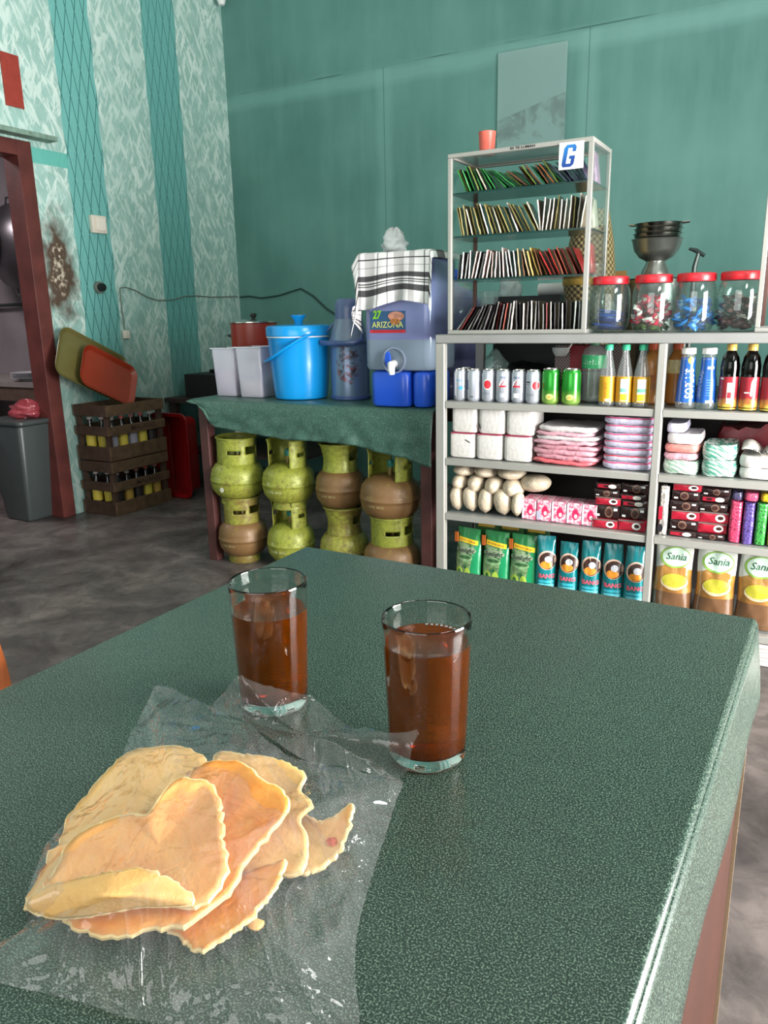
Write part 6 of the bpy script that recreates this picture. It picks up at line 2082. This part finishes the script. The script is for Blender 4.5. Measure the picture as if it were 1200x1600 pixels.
# ================================================================ left side: crates, trays, tub
CW = flat('old_crate_wood', (92, 70, 52), 0.75, 0, 0.3, 0.28, 22, 0.3, 60)
CW2 = flat('dark_crate_wood', (66, 48, 38), 0.75, 0, 0.3, 0.28, 22, 0.3, 60)
def crate(z, label, txt):
    # width along y 0.47, depth along x 0.30, height 0.335
    t = thing('bottle_crate', label, 'crate', (-3.865, 3.155, z), 0, 'wooden bottle crates')
    L, D, H = 0.46, 0.285, 0.335
    for x in (0, D - 0.035):
        for y in (0, L - 0.035):
            MB().box(x + (0.0105 if x == 0 else -0.0105), x + 0.035 + (0.0 if x == 0 else -0.0105) , y + 0.0105 if y == 0 else y - 0.0, y + 0.035 if y == 0 else y + 0.0245, 0, H - 0.004, CW2).obj('corner_post', t, bevel=0.002)
    for z0, z1 in ((0.0, 0.085), (0.150, 0.205), (0.265, 0.330)):
        MB().box(D - 0.010, D, 0, L, z0, z1, CW).obj('long_slat', t, bevel=0.002)
        MB().box(0, 0.010, 0, L, z0, z1, CW).obj('long_slat', t, bevel=0.002)
        MB().box(0.0105, D - 0.0105, 0, 0.010, z0, z1, CW2).obj('end_slat', t, bevel=0.002)
        MB().box(0.0105, D - 0.0105, L - 0.010, L, z0, z1, CW2).obj('end_slat', t, bevel=0.002)
    MB().box(0.0105, D - 0.0105, 0.0105, L - 0.0105, 0.0, 0.012, CW2).obj('crate_floor', t)
    mb = MB()
    add_text(mb, txt, flat('branded_ink', (58, 38, 28), 0.8), 0.20, lambda x, z: (D + 0.0006, L * 0.60 + x, 0.178 + z), bold=0.02, height=0.030)
    mb.obj('lettering', t)
    return t
crate(0.0, 'weathered wooden bottle crate on the floor against the patterned wall', 'MALANG')
crate(0.336, 'weathered wooden bottle crate stacked on top of the other one', 'MALANG')
BG = flat('dark_brown_glass', (20, 12, 10), 0.1, spec=0.7)
def beer(x, y, z, capc, labc, label):
    t = thing('glass_bottle', label, 'bottle', (x, y, z + 0.013), 0, 'bottles in the crates')
    MB().lathe([(0, 0.001), (0.028, 0), (0.031, 0.006), (0.031, 0.15), (0.026, 0.19), (0.014, 0.22), (0.0125, 0.27)], BG, 20).obj('bottle_body', t)
    MB().lathe([(0.0135, 0.262), (0.015, 0.264), (0.0145, 0.275), (0.012, 0.278), (0, 0.278)], flat(*capc), 16).obj('crown_cap', t)
    t.scale = (1, 1, 0.86)
    MB().lathe([(0.0316, 0.070), (0.0316, 0.165)], flat(*labc), 20).obj('bottle_label', t)
    return t
CAPR, CAPW, CAPP = ('red_white_cap', (206, 90, 84), 0.4), ('white_cap', (206, 190, 190), 0.4), ('pink_cap', (190, 120, 116), 0.4)
LY, LS, LO, LD = ('yellow_paper', (206, 184, 70), 0.5), ('silver_paper', (150, 146, 160), 0.4), ('ochre_paper', (176, 140, 60), 0.5), ('dark_paper', (40, 34, 34), 0.5)
names = ['nearest the corner', 'second', 'third', 'fourth', 'farthest']
for lev, (z, caps, labs) in enumerate(((0.0, [CAPW, CAPW, CAPP, CAPR, CAPP], [LD, LO, LD, LY, LO]), (0.336, [CAPW, CAPR, CAPP, CAPR, CAPW], [LS, LY, LS, LY, LD]))):
    for row in range(2):
        for k in range(5):
            x = -3.865 + (0.225 if row == 0 else 0.145)
            y = 3.155 + 0.08 + k * 0.078
            beer(x, y, z, caps[k] if row == 0 else CAPW, labs[k] if row == 0 else LY,
                 'dark bottle in the %s crate, %s row, %s' % (['lower', 'upper'][lev], ['front', 'rear'][row], ['nearest the door', 'second from the door', 'middle', 'fourth from the door', 'farthest from the door'][k]))
    if True:
        beer(-3.865 + 0.065, 3.155 + 0.06, z, CAPW, LY, 'dark bottle with yellow label seen through the end of the %s crate beside the wall' % ['lower', 'upper'][lev])

def tray(label, W, H, mt, loc, rot):
    t = thing('serving_tray', label, 'tray', loc)
    t.rotation_euler = rot
    mb = MB()
    def ringp(w_, h_, r):
        out = []
        for q, (sx, sy) in enumerate(((1, 1), (-1, 1), (-1, -1), (1, -1))):
            for i in range(7):
                a = PI / 2 * q + PI / 2 * i / 6
                out.append((sx * (w_ / 2 - r) + r * math.cos(a), sy * (h_ / 2 - r) + r * math.sin(a)))
        return out
    lv = [(0.0, 0.0), (0.012, 0.004), (0.020, 0.020), (0.030, 0.024), (0.031, 0.021), (0.022, 0.017), (0.014, 0.001), (0.0, -0.003)]
    vs, fs = [], []
    for (o_, z_) in lv:
        vs += [(x, y, z_) for x, y in ringp(W - 0.06 + 2 * o_, H - 0.06 + 2 * o_, 0.035 + o_)]
    n = 28
    for j in range(len(lv) - 1):
        for i in range(n):
            fs.append((j * n + i, (j + 1) * n + i, (j + 1) * n + (i + 1) % n, j * n + (i + 1) % n))
    fs.append(tuple(range(n)))
    fs.append(tuple((len(lv) - 1) * n + i for i in range(n))[::-1])
    mb.add(vs, fs, mt)
    mb.obj('tray_shell', t, angle=60)
    return t
def frame(origin, ex, ey):
    ex, ey = Vector(ex).normalized(), Vector(ey).normalized()
    ez = ex.cross(ey)
    return Matrix((ex, ey, ez)).transposed().to_euler()
# the trays stand in the upper crate and lean back on the wall, tipped over to the right
a = R(30)
tilt = Vector((-0.32, 0, 1)).normalized()
ex = Vector((0, math.cos(a), 0)) + tilt * (-math.sin(a))
ey = Vector((0, math.sin(a), 0)) + tilt * math.cos(a)
tray('olive green plastic tray leaning on the wall behind the rust-red tray', 0.48, 0.32, flat('olive_plastic', (98, 92, 50), 0.35, spec=0.6, vary=0.08), (-3.755, 3.235, 0.885), frame(None, ex, ey))
tray('rust-red plastic tray leaning in front of the green tray on the crates', 0.385, 0.27, flat('rust_red_plastic', (142, 46, 22), 0.32, spec=0.6, vary=0.06), (-3.69, 3.29, 0.825), frame(None, ex, ey))

# red tub on its side
t = thing('plastic_tub', 'red plastic tub standing on its side between the crates and the bench', 'tub', (-3.63, 3.70, 0.282), 0)
RT = flat('crimson_plastic', (132, 10, 14), 0.35, spec=0.6)
def ringr(w_, h_, r):
    out = []
    for q, (sx, sy) in enumerate(((1, 1), (-1, 1), (-1, -1), (1, -1))):
        for i in range(6):
            a_ = PI / 2 * q + PI / 2 * i / 5
            out.append((sx * (w_ / 2 - r) + r * math.cos(a_), sy * (h_ / 2 - r) + r * math.sin(a_)))
    return out
mb = MB()
lv = [(0.30, 0.55, 0.0), (0.315, 0.56, -0.006), (0.31, 0.555, -0.012), (0.27, 0.51, 0.0), (0.25, 0.49, 0.11), (0.23, 0.47, 0.12)]
vs, fs = [], []
for (w_, h_, d_) in lv:
    vs += [(x, d_, z) for x, z in ringr(w_, h_, 0.05)]
n = 24
for j in range(len(lv) - 1):
    for i in range(n):
        fs.append((j * n + i, j * n + (i + 1) % n, (j + 1) * n + (i + 1) % n, (j + 1) * n + i))
fs.append(tuple((len(lv) - 1) * n + i for i in range(n)))
mb.add(vs, fs, RT)
mb.obj('tub_shell', t, solid=0.003)
# low dark table and black boxes in the corner
t = thing('corner_table', 'low dark table in the corner beyond the crates', 'table', (-3.30, 4.25, 0))
MB().box(-0.55, 0.55, -0.35, 0.4, 0.60, 0.63, DW).obj('tabletop', t)
for sx in (-0.50, 0.50):
    for sy in (-0.31, 0.36):
        MB().box(sx - 0.025, sx + 0.025, sy - 0.025, sy + 0.025, 0, 0.60, DW).obj('leg', t)
MB().box(-0.5, 0.5, -0.3, 0.35, 0.25, 0.27, DW).obj('lower_shelf', t)
t = thing('cooking_appliance', 'low black boxy appliance on the dark table in the corner', 'appliance', (-3.48, 4.2, 0.6305))
MB().box(-0.25, 0.25, -0.22, 0.2, 0, 0.155, flat('soot_black', (12, 12, 13), 0.6)).obj('appliance_body', t, bevel=0.004)
for s in (-0.12, 0.12):
    MB().lathe([(0.05, 0.1555), (0.07, 0.1555), (0.075, 0.175), (0.05, 0.172)], BLACK, 20, T(s, 0, 0)).obj('burner', t)
lump('plastic_basin', 'dark green basin rim under the corner table', 'basin', (-3.45, 4.05, 0.2705), 0.2, 0.1, 0.10, flat('dull_green_plastic', (36, 66, 56), 0.4), 0.1, 4)

# ================================================================ kitchen seen through the doorway
t = thing('waste_bin', 'tall tapered grey plastic bin standing in the doorway', 'bin', (-4.075, 2.935, 0), 0.0)
GB = flat('dark_grey_plastic', (58, 64, 64), 0.4, spec=0.5, vary=0.05)
MB().rbox(-0.175, 0.175, -0.13, 0.13, 0, 0.575, 0.03, GB, tx=0.60, ty=0.72).obj('bin_body', t)
MB().rbox(-0.185, 0.185, -0.138, 0.138, 0.5755, 0.602, 0.035, GB).obj('bin_rim', t)
for s in (-0.155, -0.075):
    MB().tube([(s, -0.148, 0.568), (s + 0.03, -0.152, 0.545), (s + 0.028, -0.15, 0.505), (s + 0.008, -0.146, 0.47)], 0.004, flat('pale_handle', (180, 180, 184), 0.3)).obj('wire_handle', t)
lump('plastic_bag', 'crumpled pink plastic bag lying on top of the grey bin', 'bag', (-4.03, 2.96, 0.603), 0.10, 0.08, 0.045, film('pink_crumpled_bag', (172, 70, 80), haze=0.65, gloss=0.04, bump=0.9, bscale=26), 0.4, 6, 0.3)
t = thing('kitchen_table', 'brown kitchen table beyond the doorway, stacked with plates', 'table', (-4.75, 3.5, 0))
KW = flat('kitchen_table_wood', (92, 72, 62), 0.6, vary=0.2)
MB().box(-0.75, 0.74, -0.26, 0.26, 0.745, 0.775, flat('kitchen_table_top', (142, 134, 130), 0.5, vary=0.1)).obj('tabletop', t)
MB().box(-0.74, 0.72, -0.25, -0.22, 0.655, 0.7445, KW).obj('front_rail', t)
for sx in (-0.70, 0.66):
    for sy in (-0.235, 0.235):
        MB().box(sx - 0.03, sx + 0.03, sy - 0.012 if sy < 0 else sy - 0.03, sy + 0.03 if sy < 0 else sy + 0.012, 0, 0.655, KW).obj('leg', t)
MB().box(-0.72, 0.69, -0.2, 0.2, 0.22, 0.24, KW).obj('lower_shelf', t)
PLT = flat('white_china', (206, 202, 210), 0.25, spec=0.6)
for k in range(5):
    t = thing('dinner_plate', 'white plate in the stack on the kitchen table, %s' % ['lowest', 'second from the bottom', 'middle', 'second from the top', 'topmost'][k], 'plate', (-4.50 + 0.003 * (k % 2), 3.38, 0.7755 + 0.008 * k), 0, 'stacked white plates')
    MB().lathe([(0, 0.003), (0.06, 0.003), (0.062, 0.0), (0.066, 0.004), (0.10, 0.018), (0.125, 0.022), (0.125, 0.024), (0.10, 0.0205), (0.066, 0.007), (0, 0.006)], PLT, 32).obj('plate_disc', t)
pot('stock_pot', 'black pot on the kitchen table behind the plates', -4.33, 3.60, 0.7755, 0.11, 0.13, flat('soot_black', (0, 0, 0)))
lump('pan_lid_pile', 'dark crumpled cloth on the kitchen table near the door post', 'cloth', (-4.19, 3.36, 0.7755), 0.06, 0.05, 0.025, flat('dark_cloth', (48, 42, 46), 0.8, bump=0.5), 0.4, 9)
bpy.data.objects['pan_lid_pile'].name = 'dark_cloth'
def wok(label, x, y, z, r, mt, tiltx=0.0):
    t = thing('wok', label, 'wok', (x, y, z))
    t.rotation_euler = (R(90) + tiltx, 0, 0.08)
    MB().lathe([(0, -0.012), (r * 0.35, -0.008), (r * 0.7, 0.03), (r, 0.09), (r * 1.02, 0.092), (r * 1.0, 0.095), (r * 0.68, 0.034), (r * 0.33, -0.004), (0, -0.008)][::-1], mt, 40, RX(PI)).obj('pan', t)
    for s in (-1, 1):
        MB().tube([(-0.04, s * r, -0.09), (-0.035, s * (r + 0.04), -0.095), (0.035, s * (r + 0.04), -0.095), (0.04, s * r, -0.09)], 0.007, mt).obj('handle', t)
    return t
wok('large grey aluminium wok hung on the kitchen wall', -4.76, 3.50, 1.64, 0.27, flat('dull_wok_aluminium', (116, 112, 116), 0.32, 0.85))
wok('black wok hung behind the grey one, only its dark rim showing', -4.70, 3.65, 1.58, 0.27, flat('black_iron', (14, 14, 15), 0.5, 0.3))
wok('smaller dark wok at the left edge of the picture, hung over the grey one', -4.98, 3.33, 1.70, 0.20, flat('grey_wok', (84, 80, 84), 0.35, 0.8))
t = thing('hanging_rail', 'dark iron rail on the kitchen wall under the woks', 'rail', (-4.6, 3.74, 1.27))
MB().tube([(-0.9, 0, 0), (0.52, 0, 0)], 0.012, flat('dark_iron', (0, 0, 0))).obj('rail_bar', t)
MB().box(0.40, 0.50, -0.02, 0.035, -0.08, 0.02, flat('dark_wood_block', (40, 28, 26), 0.6)).obj('rail_bracket', t)
t = thing('hanging_glove', 'black pointed cloth hanging from the kitchen rail', 'cloth', (-4.76, 3.71, 1.24))
MB().prism([(-0.09, 0.06), (0.07, 0.06), (0.06, -0.10), (0.03, -0.16), (0.0, -0.24), (-0.02, -0.16), (-0.10, -0.06)], -0.012, 0.012, flat('black_cloth', (22, 18, 20), 0.8), RX(PI / 2)).obj('cloth_sheet', t, bevel=0.004)
MB().tube([(-0.01, 0, 0.05), (-0.01, 0.012, 0.075)], 0.004, BLACK).obj('loop', t)
